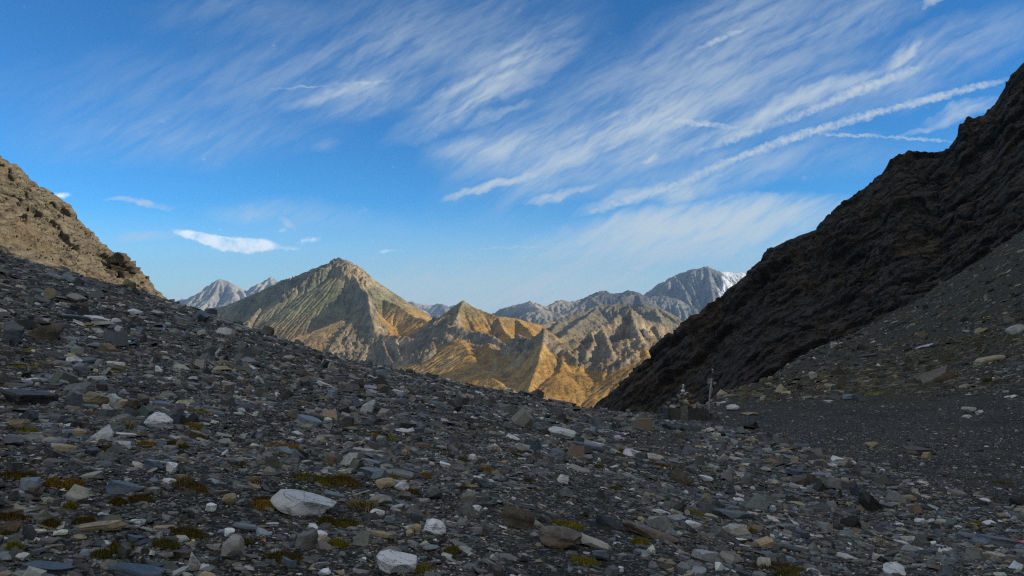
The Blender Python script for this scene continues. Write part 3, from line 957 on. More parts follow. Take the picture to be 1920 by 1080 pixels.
BLUE = [
    ([(890, 602, 8600), (918, 590, 8500), (937, 582, 8500), (967, 572, 8400), (993, 566, 8300), (1010, 572, 8200), (1033, 575, 8200), (1047, 565, 8300), (1067, 567, 8400), (1093, 562, 8500), (1113, 553, 8500), (1130, 546, 8500), (1150, 550, 8500), (1160, 552, 8500), (1180, 546, 8500), (1197, 552, 8400), (1215, 561, 8300), (1260, 580, 8300)], .62, 0),
    ([(1107, 558, 7600), (1090, 572, 7500), (1070, 585, 7400), (1040, 600, 7300)], .70, 0),
    ([(1107, 558, 7600), (1120, 568, 7500), (1135, 580, 7300)], .70, 0),
    ([(1188, 551, 7700), (1165, 562, 7500), (1145, 578, 7300)], .70, 0),
    ([(993, 566, 8300), (1012, 582, 7800), (1030, 592, 7500)], .60, 0),
    ([(1045, 588, 7000), (1010, 584, 7000), (980, 592, 7000), (950, 604, 7000)], .65, 0),
    ([(1188, 551, 7700), (1205, 570, 7400), (1230, 590, 7200)], .70, 0),
    ([(937, 582, 8500), (945, 598, 8000)], .65, 0),
]
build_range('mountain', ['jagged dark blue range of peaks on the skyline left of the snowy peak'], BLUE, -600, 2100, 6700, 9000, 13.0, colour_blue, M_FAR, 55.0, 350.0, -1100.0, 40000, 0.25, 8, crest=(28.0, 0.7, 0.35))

HIGH = [
    ([(1180, 585, 8700), (1205, 570, 8800), (1230, 547, 9000), (1247, 530, 9000), (1265, 517, 9000), (1283, 511, 9000), (1300, 505, 9000), (1314, 503, 9000), (1326, 501, 9000), (1342, 509, 9050), (1355, 511, 9100), (1390, 513, 9200), (1450, 515, 9300)], .75, 0),
    ([(1265, 517, 9000), (1285, 550, 8500), (1300, 585, 8100), (1310, 620, 7700)], .80, 0),
    ([(1283, 511, 9000), (1294, 535, 8700), (1305, 560, 8400)], .80, 0),
    ([(1326, 501, 9000), (1334, 535, 8550), (1338, 570, 8150), (1340, 610, 7700)], .80, 0),
    ([(1230, 547, 9000), (1240, 570, 8600), (1262, 600, 8100), (1280, 630, 7800)], .75, 0),
    ([(1205, 562, 8300), (1240, 556, 8300), (1270, 562, 8200)], .70, 0),
]
build_range('mountain', ['high grey rock peak with a white snowfield on its right shoulder'], HIGH, 1350, 3700, 7500, 9900, 13.0, colour_high, M_FAR, 55.0, 350.0, -1100.0, 40000, 0.25, 12, crest=(28.0, 0.7, 0.35))

PALE = [
    ([(300, 590, 11500), (330, 568, 11400), (345, 561, 11300), (352, 566, 11200), (375, 549, 11100), (395, 541, 11000), (413, 525, 11000), (430, 530, 11000), (450, 541, 11000), (470, 549, 11100), (488, 532, 11200), (507, 521, 11200), (520, 527, 11200), (545, 545, 11200), (620, 590, 11200)], .75, 0),
    ([(430, 530, 11000), (440, 556, 10500), (425, 590, 10100)], .85, 0),
    ([(413, 525, 11000), (395, 560, 10500), (372, 580, 10200)], .75, 0),
    ([(450, 541, 11000), (462, 565, 10500), (455, 585, 10200)], .85, 0),
    ([(507, 521, 11200), (512, 550, 10700), (490, 580, 10200)], .75, 0),
]
build_range('mountain', ['pale grey twin peaks far away left of the big summit'], PALE, -6200, -2800, 9900, 12300, 17.0, colour_pale, M_FAR, 65.0, 400.0, -1300.0, 30000, 0.25, 15, crest=(32.0, 0.7, 0.35))

GAP = [
    ([(640, 560, 14200), (700, 547, 14000), (715, 552, 14000), (740, 565, 14000), (760, 569, 14000), (775, 567, 14000), (790, 572, 14000), (810, 574, 14000), (826, 570, 14000), (840, 577, 14000), (856, 573, 14000), (900, 590, 14000), (960, 600, 14000)], .60, 0),
    ([(715, 552, 14000), (730, 580, 13200), (760, 600, 12600)], .60, 0),
    ([(775, 567, 14000), (790, 590, 13200), (800, 610, 12600)], .60, 0),
    ([(826, 570, 14000), (838, 595, 13200)], .60, 0),
]
build_range('mountain', ['hazy pale blue range seen in the gap between the summit and the pyramid peak'], GAP, -4000, 200, 12300, 15000, 20.0, colour_far, M_FAR, 70.0, 420.0, -1500.0, 30000, 0.25, 18, crest=(32.0, 0.7, 0.35))

# valley floor far below, out to the horizon
m, N, bs = new_mat('valley meadow')
co = N.n('ShaderNodeTexCoord').outputs['Object']
link(N, N.mix(N.noise(co, 0.002, 6, 0.6), (.10, .08, .03), (.06, .065, .03)), bs.inputs['Base Color'])
bs.inputs['Roughness'].default_value = 0.9
S = 16500.0
xs = np.linspace(-S, S, 60)
Xv, Yv = np.meshgrid(xs, xs)
Zv = -1560 + 40 * fbm(P3(Xv / 4000, Yv / 4000), 3)
tag(grid_mesh('valley', Xv, Yv, Zv, m), 'deep valley floor below the mountains', kind='structure')


# ------------------------------------------------------------------ stones
def ico(sub):
    bm = bmesh.new()
    bmesh.ops.create_icosphere(bm, subdivisions=sub, radius=1.0)
    v = np.array([p.co[:] for p in bm.verts])
    f = np.array([[q.index for q in p.verts] for p in bm.faces])
    bm.free()
    return v, f


ICO3, ICO4 = ico(3), ico(4)


def stone_shape(seed, dims, kind='chunk', big=False):
    """a broken stone: a ball cut flat by many random cleavage planes, then weathered; base at z = 0"""
    r = np.random.default_rng(seed)
    v, f = ICO4 if big else ICO3
    p = v.copy() * 1.25
    planes = []
    if kind == 'slab':
        planes += [((r.normal() * .06, r.normal() * .06, 1), .55), ((r.normal() * .06, r.normal() * .06, -1), .55)]
        for a in np.sort(r.uniform(0, 2 * math.pi, r.integers(5, 8))):
            planes.append(((math.cos(a), math.sin(a), r.normal() * .22), r.uniform(.62, 1.0)))
    elif kind == 'wedge':
        planes += [((r.uniform(.35, .7) * r.choice([-1, 1]), r.normal() * .2, 1), .45), ((0, 0, -1), .5)]
        for k in range(6):
            a = r.uniform(0, 2 * math.pi)
            planes.append(((math.cos(a), math.sin(a), r.normal() * .3), r.uniform(.55, .95)))
    elif kind == 'round':
        for k in range(16):
            n = r.normal(size=3)
            planes.append((n, r.uniform(.86, 1.05)))
    else:
        planes.append(((r.normal() * .25, r.normal() * .25, 1), r.uniform(.6, .8)))
        for k in range(10):
            n = r.normal(size=3)
            planes.append((n, r.uniform(.62, .98)))
    for n, d in planes:
        n = np.array(n, float)
        n /= np.linalg.norm(n)
        s = p @ n - d
        p = p - np.clip(s, 0, None)[:, None] * n
    off = r.uniform(0, 50, 3)
    a = 0.05 if kind in ('slab', 'wedge') else 0.075
    p = p + (v * (a * fbm(v * 2.1 + off, 3, 0.6) + a * 0.35 * perlin(v * 9.0 + off))[:, None])
    # bedding: small steps on the edges
    lay = np.round(p[:, 2] * 5 + 0.4 * perlin(v * 2 + off)) / 5
    rim = 1 + 0.05 * np.sin(lay * 37.0 + off[0])
    p[:, :2] *= rim[:, None]
    lo, hi = p.min(0), p.max(0)
    p = (p - (lo + hi) / 2) / (hi - lo) * np.array(dims)
    p[:, 2] += dims[2] / 2
    return p, f


def rot_to(nrm):
    return Vector((0, 0, 1)).rotation_difference(Vector(nrm)).to_matrix()


def stone_obj(name, seed, dims, kind, mat, loc, R3, sink=0.15, big=False):
    p, f = stone_shape(seed, dims, kind, big)
    p[:, 2] -= dims[2] * sink
    o = mesh_np(name, p, f, np.full(len(f), 3), mat, True)
    o.data.set_sharp_from_angle(angle=R(24))
    o.matrix_world = Matrix.Translation(Vector(loc)) @ R3.to_4x4()
    return o


KIND_NOUN = {'slab': 'slab', 'wedge': 'wedge', 'chunk': 'rock', 'round': 'boulder'}
# hand-placed stones: column and row of the foot in the photo, width and height there, colour, shape, dip to the right in degrees, own label or None
T = [
    (565, 966, 118, 60, 'white', 'slab', 24, 'long white quartz block dipping beside olive moss, largest white stone on the slope'),
    (744, 1080, 88, 56, 'white', 'slab', 26, 'white quartz boulder with a tan patch, cut by the bottom edge of the view'),
    (145, 952, 40, 36, 'pale grey', 'chunk', 8, 'upright light grey angular boulder standing alone on dark slate gravel'),
    (297, 808, 60, 28, 'white', 'chunk', 0, 'broad white and tan boulder with a brown foot behind dry grass'),
    (193, 828, 42, 27, 'white', 'wedge', -12, 'peaked white rock leaning against a grey slate'),
    (235, 820, 40, 8, 'white', 'slab', 4, 'thin pale flat stone balanced over a dark hollow'),
    (688, 778, 30, 27, 'white', 'wedge', 10, 'white angular rock standing proud in the middle of the dark slope'),
    (1053, 825, 56, 20, 'white', 'round', 16, 'smooth white oval boulder near the crest of the slope'),
    (1262, 811, 44, 24, 'dark blue', 'slab', 22, 'blue slate slab leaning in front of the stone heap'),
    (1210, 862, 78, 20, 'pale grey', 'slab', 10, 'large pale grey flat slab beside the path'),
    (1263, 876, 34, 18, 'grey', 'slab', 14, 'grey slab tucked against the end of the pale flat slab'),
    (1275, 912, 40, 28, 'brown', 'wedge', 20, 'dark brown stone ledge facing the path'),
    (1102, 848, 62, 24, 'dark blue', 'slab', 14, 'dark blue slabs overhanging a black hollow'),
    (1218, 1010, 112, 22, 'brown', 'slab', 17, 'very long narrow brown stone lying across the gravel like a beam'),
    (1138, 996, 56, 22, 'black', 'wedge', 12, 'black slate wedge at the head of the long narrow stone'),
    (1049, 1030, 84, 34, 'brown', 'round', 4, 'low striped brown and grey outcrop in the gravel'),
    (1110, 1030, 72, 30, 'pale grey', 'slab', 28, 'pale grey long block dipping beside the striped outcrop'),
    (1376, 975, 92, 20, 'blue-grey', 'slab', 8, 'broad blue grey slab lying flat among rubble'),
    (1379, 1011, 48, 24, 'pale grey', 'chunk', 2, 'light grey blocky boulder below the broad blue grey slab'),
    (1491, 1036, 66, 16, 'blue-grey', 'slab', 20, 'bluish white streaked slab above the brown moss bank'),
    (1367, 1066, 44, 30, 'pale grey', 'chunk', 12, 'pale cracked boulder beside the brown moss bank'),
    (1717, 854, 58, 22, 'brown', 'slab', 2, 'brown boulder with a flat bluish top lying on the fine gravel floor'),
    (1736, 863, 20, 13, 'tan', 'chunk', 0, 'small tan stone leaning on the flat topped brown boulder'),
    (1634, 841, 24, 11, 'tan', 'chunk', 0, 'tan stone alone on the gravel floor'),
    (1631, 962, 46, 36, 'black', 'wedge', 18, 'black pointed slate standing up from the slope'),
    (1584, 911, 17, 13, 'tan', 'chunk', 10, 'small pale yellow stone above the black pointed slate'),
    (1880, 1030, 92, 30, 'blue-grey', 'slab', 12, 'big blue slab with a red trail mark at its end'),
    (1815, 1012, 34, 18, 'blue-grey', 'slab', 18, 'blue slab just before the red marked slab'),
    (1912, 956, 30, 22, 'black', 'chunk', 0, 'black rock at the edge of the gravel floor'),
    (1675, 1082, 38, 22, 'white', 'chunk', 10, 'white boulder among slates, cut by the lower edge'),
    (1850, 682, 50, 17, 'tan', 'slab', -6, 'long tan rock lying on the far scree'),
    (1750, 722, 68, 26, 'brown', 'wedge', -8, 'dark brown ledge jutting from the mossy scree'),
    (1737, 653, 34, 7, 'white', 'slab', -8, 'thin pale slab high on the far scree'),
    (1908, 628, 32, 15, 'pale grey', 'chunk', -6, 'bluish white boulder high on the far scree'),
    (1594, 750, 40, 14, 'blue-grey', 'slab', -4, 'largest blue slate in the cluster below the mossy scree'),
    (1572, 752, 26, 12, 'grey', 'wedge', 4, 'grey slate at the side of the blue slate cluster'),
    (1612, 754, 26, 16, 'blue-grey', 'wedge', -14, 'tilted blue slate at the end of the slate cluster'),
    (1553, 756, 22, 7, 'pale grey', 'slab', 0, 'pale flat stone below the blue slate cluster'),
    (1627, 671, 30, 10, 'dark grey', 'slab', -6, 'dark slab on the upper scree'),
    (1525, 712, 18, 13, 'pale grey', 'chunk', 0, 'greenish grey block beside yellow moss on the scree'),
    (1405, 807, 40, 16, 'black', 'chunk', 4, 'dark rock on the floor near the signpost'),
    (1405, 780, 34, 8, 'tan', 'slab', 0, 'flat tan slab on the floor near the signpost'),
    (1374, 771, 25, 11, 'white', 'chunk', 0, 'cream coloured lump of rock close behind the flat tan slab'),
    (1350, 777, 12, 5, 'tan', 'slab', 0, 'little tan stone at the foot of the signpost'),
    (1055, 762, 54, 15, 'brown', 'slab', 8, 'dark brown slab breaking the crest against the golden slope'),
    (20, 652, 48, 44, 'blue-grey', 'chunk', 6, 'big blue grey boulder at the edge of the view on the upper slope'),
    (83, 642, 68, 36, 'brown', 'wedge', 10, 'brown blocky boulder beside the big blue grey boulder'),
    (60, 612, 66, 14, 'dark grey', 'slab', -6, 'long dark slate jutting above the brown blocky boulder'),
    (48, 764, 100, 46, 'dark grey', 'slab', 4, 'massive dark flat topped slate boulder'),
    (145, 571, 36, 17, 'pale grey', 'chunk', 6, 'light grey block near the shadowed ridge top'),
    (92, 568, 22, 25, 'tan', 'chunk', 10, 'tan upright block near the shadowed ridge top'),
    (182, 606, 44, 19, 'white', 'slab', 20, 'white tilted slab high on the slope'),
    (138, 604, 56, 20, 'blue-grey', 'slab', 6, 'broad slate beside the white tilted slab'),
    (252, 592, 28, 11, 'white', 'chunk', 2, None), (295, 594, 24, 10, 'pale grey', 'chunk', 0, None),
    (217, 611, 20, 12, 'white', 'round', 0, None), (183, 628, 24, 11, 'white', 'chunk', 0, None),
    (221, 626, 16, 13, 'white', 'chunk', 16, None), (187, 654, 48, 11, 'blue-grey', 'slab', 8, None),
    (377, 634, 18, 14, 'pale grey', 'chunk', 0, None), (138, 682, 30, 12, 'white', 'chunk', 4, None),
    (152, 706, 32, 22, 'blue-grey', 'chunk', 8, 'grey blue split block in a nest of slates'),
    (297, 699, 15, 10, 'white', 'wedge', 10, None), (362, 714, 18, 7, 'white', 'round', 0, None),
    (147, 746, 64, 26, 'grey', 'wedge', 10, 'grey slate outcrop behind the tan boulder'),
    (178, 765, 42, 26, 'tan', 'chunk', 6, 'yellow tan boulder behind the broad white and tan boulder'),
    (222, 768, 44, 30, 'tan', 'slab', 26, 'striped tan slab tilted among slates'),
    (249, 770, 24, 20, 'brown', 'chunk', 10, 'brown block touching the striped tan slab'),
    (307, 768, 34, 19, 'blue-grey', 'slab', 18, 'blue slate slab to the right of the striped tan slab'),
    (267, 762, 24, 20, 'grey', 'chunk', 6, None), (230, 846, 30, 16, 'white', 'chunk', 4, 'rounded white stone in front of the peaked white rock'),
    (115, 850, 52, 22, 'tan', 'slab', 4, 'wide grey tan slab lying among pale stones'),
    (170, 857, 24, 15, 'dark blue', 'chunk', 0, 'square blue stone beside the wide grey tan slab'),
    (148, 824, 26, 17, 'tan', 'chunk', 6, None), (27, 838, 34, 20, 'blue-grey', 'chunk', 6, None),
    (63, 826, 46, 14, 'pale grey', 'wedge', 8, 'pale wedge of stone above the wide grey tan slab'), (32, 808, 38, 20, 'tan', 'chunk', -10, 'orange tan stone at the left among slates'),
    (535, 858, 40, 24, 'blue-grey', 'slab', 26, 'blue slab dipping just below the orange moss'),
    (578, 800, 50, 26, 'blue-grey', 'slab', 22, 'long blue slab dipping on the middle slope above the orange moss'),
    (615, 826, 44, 12, 'tan', 'slab', 8, 'cream bar of stone right of the orange moss'),
    (557, 819, 22, 9, 'white', 'chunk', 4, None),
    (187, 1000, 92, 30, 'tan', 'slab', -14, 'light tan slab with wood like grain, largest flat stone at lower left'),
    (249, 1017, 46, 18, 'dark blue', 'slab', 2, 'deep blue flat stone beside the grained tan slab'),
    (229, 926, 74, 22, 'dark blue', 'wedge', -8, 'deep blue jagged block over a dark gap'),
    (341, 1048, 58, 22, 'brown', 'slab', -18, 'long brown splinter of stone at the lower left'),
    (255, 1084, 120, 24, 'dark blue', 'slab', -2, 'wide blue slab cut by the bottom edge of the view'),
    (92, 1078, 96, 22, 'dark blue', 'slab', 6, 'dark blue ridge of slate in the bottom left corner'),
    (433, 1058, 44, 46, 'pale grey', 'chunk', 14, 'knobbly grey white boulder standing upright at the bottom'),
    (362, 1072, 24, 30, 'white', 'wedge', 16, 'small white shard standing upright at the bottom'),
    (460, 997, 50, 20, 'blue-grey', 'slab', 4, 'clean blue grey slab left of the white quartz blocks'),
    (430, 950, 30, 20, 'tan', 'round', 0, 'tan rounded stone left of the long white quartz block'),
    (395, 962, 20, 15, 'white', 'chunk', 0, None), (258, 984, 28, 10, 'white', 'chunk', 4, None), (430, 1010, 22, 16, 'white', 'chunk', 0, None),
    (40, 1052, 26, 14, 'white', 'chunk', 6, None), (475, 918, 30, 14, 'tan', 'slab', 20, None), (288, 882, 38, 15, 'dark blue', 'chunk', 4, None),
    (320, 892, 20, 20, 'white', 'chunk', 10, None), (60, 910, 32, 9, 'white', 'slab', 12, None), (306, 994, 40, 12, 'tan', 'slab', -10, None),
    (147, 1066, 22, 22, 'grey', 'chunk', 0, None), (419, 858, 14, 13, 'white', 'wedge', 10, None),
    (625, 936, 44, 18, 'blue-grey', 'slab', 16, 'blue slab tucked behind the long white quartz block'),
    (713, 948, 42, 18, 'pale grey', 'round', 0, 'smooth greenish grey pebble shaped boulder'),
    (707, 974, 28, 15, 'white', 'round', 0, 'white cobble below the pebble shaped boulder'),
    (731, 982, 24, 13, 'blue-grey', 'round', 0, None), (814, 1006, 44, 28, 'white', 'round', 8, 'round white cobble with dark veins'),
    (781, 1003, 18, 17, 'tan', 'chunk', 0, None), (768, 1010, 16, 14, 'tan', 'chunk', 4, None),
    (711, 1010, 60, 13, 'tan', 'slab', 10, 'grey tan slab pointing at the round veined cobble'),
    (753, 921, 28, 15, 'white', 'chunk', 10, 'small bright white block below the blue slab group'),
    (722, 917, 38, 20, 'tan', 'chunk', 4, None), (705, 896, 66, 24, 'blue-grey', 'slab', 10, 'largest blue slab of the group right of the olive moss'),
    (752, 900, 60, 24, 'grey', 'slab', 16, 'grey slab at the right end of the blue slab group'),
    (695, 874, 44, 18, 'blue-grey', 'slab', 14, 'blue slab at the upper end of the blue slab group'),
    (814, 939, 34, 22, 'dark grey', 'round', 4, None), (967, 991, 68, 38, 'brown', 'chunk', 18, 'rough brown boulder with a pinkish white end'),
    (893, 962, 26, 12, 'white', 'chunk', 12, None), (881, 936, 18, 15, 'pale grey', 'chunk', 0, None), (833, 878, 22, 13, 'white', 'slab', 24, None),
    (599, 1014, 26, 14, 'white', 'chunk', 6, None), (569, 1032, 44, 38, 'grey', 'wedge', 24, 'split grey slates leaning together near the bottom'),
    (925, 1053, 18, 15, 'white', 'wedge', 14, None), (608, 1082, 24, 12, 'white', 'chunk', 0, None),
    (1126, 1054, 32, 18, 'dark blue', 'chunk', 6, None), (1206, 1044, 40, 18, 'blue-grey', 'slab', 12, 'blue grey slab below the long beam like stone'),
    (1034, 968, 32, 10, 'blue-grey', 'slab', 6, None), (1061, 936, 28, 20, 'blue-grey', 'chunk', 14, None), (1055, 908, 22, 16, 'white', 'chunk', 0, None),
    (1296, 990, 40, 18, 'white', 'slab', 16, 'white tilted slab left of the broad blue grey slab'), (1492, 894, 38, 18, 'dark blue', 'slab', 12, None), (1500, 916, 38, 24, 'brown', 'wedge', 10, 'brown lump of rock under dark slates'),
    (1367, 934, 22, 18, 'dark blue', 'chunk', 0, None), (1328, 946, 20, 18, 'tan', 'chunk', 0, 'yellow tan block in rubble right of the path'),
    (1489, 936, 50, 20, 'blue-grey', 'slab', 18, None), (1590, 900, 40, 11, 'dark blue', 'slab', 6, None), (1667, 953, 38, 13, 'blue-grey', 'slab', 8, None),
    (1699, 946, 30, 15, 'tan', 'chunk', -6, None), (1584, 1048, 34, 13, 'white', 'slab', 18, None), (1593, 993, 38, 24, 'black', 'wedge', 14, None),
    (1818, 777, 26, 12, 'pale grey', 'chunk', 0, None), (1838, 781, 16, 10, 'white', 'chunk', 0, None), (1812, 784, 18, 8, 'white', 'slab', 0, None),
    (1500, 842, 34, 14, 'dark blue', 'slab', 8, None), (430, 1005, 16, 12, 'white', 'round', 0, None), (512, 878, 24, 10, 'blue-grey', 'slab', 10, None),
    (1322, 905, 26, 10, 'white', 'chunk', 8, None), (900, 872, 30, 14, 'grey', 'wedge', 14, None), (980, 850, 26, 14, 'pale grey', 'chunk', 8, None),
    (1475, 993, 46, 16, 'blue-grey', 'slab', 18, None), (1640, 1004, 30, 12, 'grey', 'slab', 14, None), (1245, 950, 24, 10, 'pale grey', 'slab', 12, None),
    (820, 763, 40, 10, 'blue-grey', 'slab', 10, 'blue slab shining on the upper middle slope'), (612, 690, 20, 14, 'pale grey', 'chunk', 6, None), (540, 682, 24, 14, 'pale grey', 'chunk', 6, None),
    (455, 648, 18, 10, 'pale grey', 'slab', 6, None), (745, 742, 22, 10, 'white', 'chunk', 6, None), (560, 722, 20, 16, 'pale grey', 'wedge', 8, None),
]

STONES = []      # (u, v, size px, colour, shape, object, has own label)


def place(u, v, wpx, hpx, colr, kind, dip, label, seed):
    x, y, z = ground_hit(u, min(v, 1110) - 0.18 * hpx)
    w = wpx * y / F
    h = hpx * y / F
    r = np.random.default_rng(seed)
    n = Vector(ground_normal(x, y).tolist())
    nr = Matrix.Rotation(R(dip) * 0.55, 3, 'Y') @ Vector((n.x * 0.55, n.y * 0.75, n.z))
    if kind == 'slab':
        slope_px = 1.6 / max(y, 3) + 0.12                  # how much of the depth shows from the eye
        dep = max(0.42 * w, min(0.95 * w, 0.55 * h / max(slope_px, 0.12)))
        th = min(max(0.16 * w, h * 0.55), 0.5 * w)
    else:
        dep = w * r.uniform(0.65, 0.95)
        th = h * 1.15
    R3 = rot_to(nr.normalized()) @ Matrix.Rotation(r.uniform(-0.35, 0.35), 3, 'Z')
    o = stone_obj('stone', seed, (w, dep, th), kind, ROCKS[colr], (x, y, z), R3, 0.16, wpx > 38)
    STONES.append([u, v, max(wpx, hpx), colr, kind, o, label])
    return o


TAKEN = []
for i, (u, v, w, h, c, k, dip, lab) in enumerate(T):
    o = place(u, v, w, h, c, k, dip, lab, 100 + i)
    TAKEN.append((o.location.x, o.location.y, 0.45 * w * o.location.y / F))
    if lab and 'red trail mark' in lab:
        # the painted trail blaze on the slab's upper face at its right end
        mm, N_, b_ = new_mat('red trail paint')
        cc = N_.n('ShaderNodeTexCoord').outputs['Object']
        link(N_, N_.mix(N_.smooth(N_.noise(cc, 18.0, 5, .65), .42, .6), (.50, .045, .05), (.60, .50, .47)), b_.inputs['Base Color'])
        co_ = np.array([q.co[:] for q in o.data.vertices])
        nrm = np.array([q.normal[:] for q in o.data.vertices])
        fid = []
        hx = co_[:, 0].max()
        keep = []
        for p_ in o.data.polygons:
            c_ = p_.center
            if c_.x > 0.42 * hx and c_.x < 0.80 * hx and (p_.normal.z > 0.5 or p_.normal.y < -0.3):
                keep.append([*p_.vertices])
        if keep:
            keep = np.array(keep)
            us_, inv = np.unique(keep, return_inverse=True)
            pm = mesh_np('paint_mark', co_[us_] + nrm[us_] * 0.004, inv.reshape(-1, 3), np.full(len(keep), 3), mm, True, parent=o)
            pm['label'] = 'faded red and white painted trail mark'

# keep loose stones off the stone heap, the signpost and the ground right before them
for u_, v_, rad_ in ((1268, 789, .9), (1289, 789, .9), (1312, 790, .9), (1327, 784, .4), (1280, 800, .7), (1305, 803, .7)):
    x_, y_, _ = ground_hit(u_, v_)
    TAKEN.append((x_, y_, rad_))

# ------------------------------------------------------------------ scatter: many slate chips as one sheet, the largest of them stones of their own
PAL = np.array([(0.140, 0.140, 0.133), (0.176, 0.172, 0.159), (0.235, 0.224, 0.198), (0.094, 0.091, 0.084), (0.065, 0.062, 0.055), (0.300, 0.284, 0.243), (0.192, 0.212, 0.227), (0.149, 0.172, 0.195), (0.349, 0.279, 0.176), (0.187, 0.138, 0.090), (0.682, 0.642, 0.560), (0.800, 0.800, 0.800)])
PALP = np.array([.155, .145, .115, .12, .08, .08, .09, .07, .045, .05, .035, .015])
PALN = ['grey', 'grey', 'grey', 'dark grey', 'dark grey', 'pale grey', 'blue-grey', 'blue-grey', 'tan', 'brown', 'pale grey', 'white']


def scatter(n, seed, dmin, dmax, smin, smax, power, umin=-500, umax=2500):
    """random places, denser near the eye; sizes by a power law"""
    r = np.random.default_rng(seed)
    u = r.uniform(umin, umax, n)
    d = np.exp(r.uniform(math.log(dmin), math.log(dmax), n))
    x = (u - 960) / F * d
    s0 = smin * np.clip(d / 5.0, 1, None) ** 0.60
    s = s0 * (1 - r.uniform(0, 1, n) * (1 - (smax / smin) ** (-power))) ** (-1 / power)
    s = np.minimum(s, 1.5)
    return x, d, s, r


XS, YS, SS, TY = [], [], [], []
for (n, seed, dmin, dmax, smin, smax, pw) in ((120000, 1, 1.7, 9.0, .016, .23, 1.75), (150000, 2, 6.0, 28.0, .022, .26, 1.7), (110000, 3, 16.0, 75.0, .032, .34, 2.0), (60000, 4, 42.0, 160.0, .040, .6, 1.9)):
    x, d, s, r = scatter(n, seed, dmin, dmax, smin, smax, pw)
    XS.append(x); YS.append(d); SS.append(s)
r = np.random.default_rng(99)
x, d = r.uniform(-16, 16, 60000), r.uniform(-4, 9, 60000)
ua_ = 960 + F * x / np.maximum(d, .01)
s = np.minimum(.024 * (1 - r.uniform(0, 1, len(x)) * (1 - 10.0 ** -1.8)) ** (-1 / 1.8), .24)
out = ((ua_ < -480) | (ua_ > 2480) | (d < 1.75)) & (x ** 2 + d ** 2 > 1.0)
XS.append(x[out]); YS.append(d[out]); SS.append(s[out])
cx, cy, cs = np.concatenate(XS), np.concatenate(YS), np.concatenate(SS)
r = np.random.default_rng(77)
pth = pathness(cx, cy)
clump = fbm(P3(cx * 0.5, cy * 0.5, 6.0), 3)
cs = cs * np.where(pth > 0.4, 0.55, 1.0) * np.clip(1 + 0.75 * clump, .45, 1.7)
limit = np.where(pth > 0.5, 0.13 + 0.07 * (cy / 20), 2.0)
keep = (cs < limit) & (r.uniform(0, 1, len(cs)) > 0.45 * pth)
for (tx, ty, tr) in TAKEN:
    keep &= ((cx - tx) ** 2 + (cy - ty) ** 2 > (tr * 0.9) ** 2) | (cs < 0.07)
cx, cy, cs, pth = cx[keep], cy[keep], cs[keep], pth[keep]
ci = r.choice(len(PAL), len(cx), p=PALP)
cz = ground_h(cx, cy)
# the largest as seen from the pass become stones of their own
uu = np.where(cy > .5, 960 + F * cx / np.maximum(cy, .5), -9999)
vv = 540 - F * cz / np.maximum(cy, .5)
inview = (uu > -10) & (uu < 1930) & (vv < 1090) & (cy < 60)
app = np.where(inview, cs / np.maximum(cy, .5) * F, 0)
NBIG = 300 - len(T) - 36
big = np.argsort(-app)[:NBIG]
app_cut = app[big[-1]]
print('stones', len(T), NBIG, 'cut px', app_cut, 'chips', len(cx))
for i, b in enumerate(big):
    kind = ['slab', 'slab', 'slab', 'slab', 'slab', 'slab', 'slab', 'wedge'][r.integers(0, 8)]
    colr = PALN[ci[b]]
    s = min(cs[b], 40.0 * cy[b] / F)
    dims = (s, s * r.uniform(.5, .85), s * (r.uniform(.08, .18) if kind == 'slab' else r.uniform(.25, .48)))
    n = Vector(ground_normal(cx[b], cy[b]).tolist())
    n = (n + Vector((r.normal() * .16 + .05, r.normal() * .16, 0))).normalized()
    R3 = rot_to(n) @ Matrix.Rotation(r.normal() * 0.6, 3, 'Z')
    o = stone_obj('stone', 1000 + i, dims, kind, ROCKS[colr], (cx[b], cy[b], cz[b]), R3, 0.26, False)
    STONES.append([uu[b], vv[b], s / cy[b] * F, colr, kind, o, None])
rest = np.ones(len(cx), bool)
rest[big] = False
cx, cy, cs, cz, ci, pth = cx[rest], cy[rest], cs[rest], cz[rest], ci[rest], pth[rest]


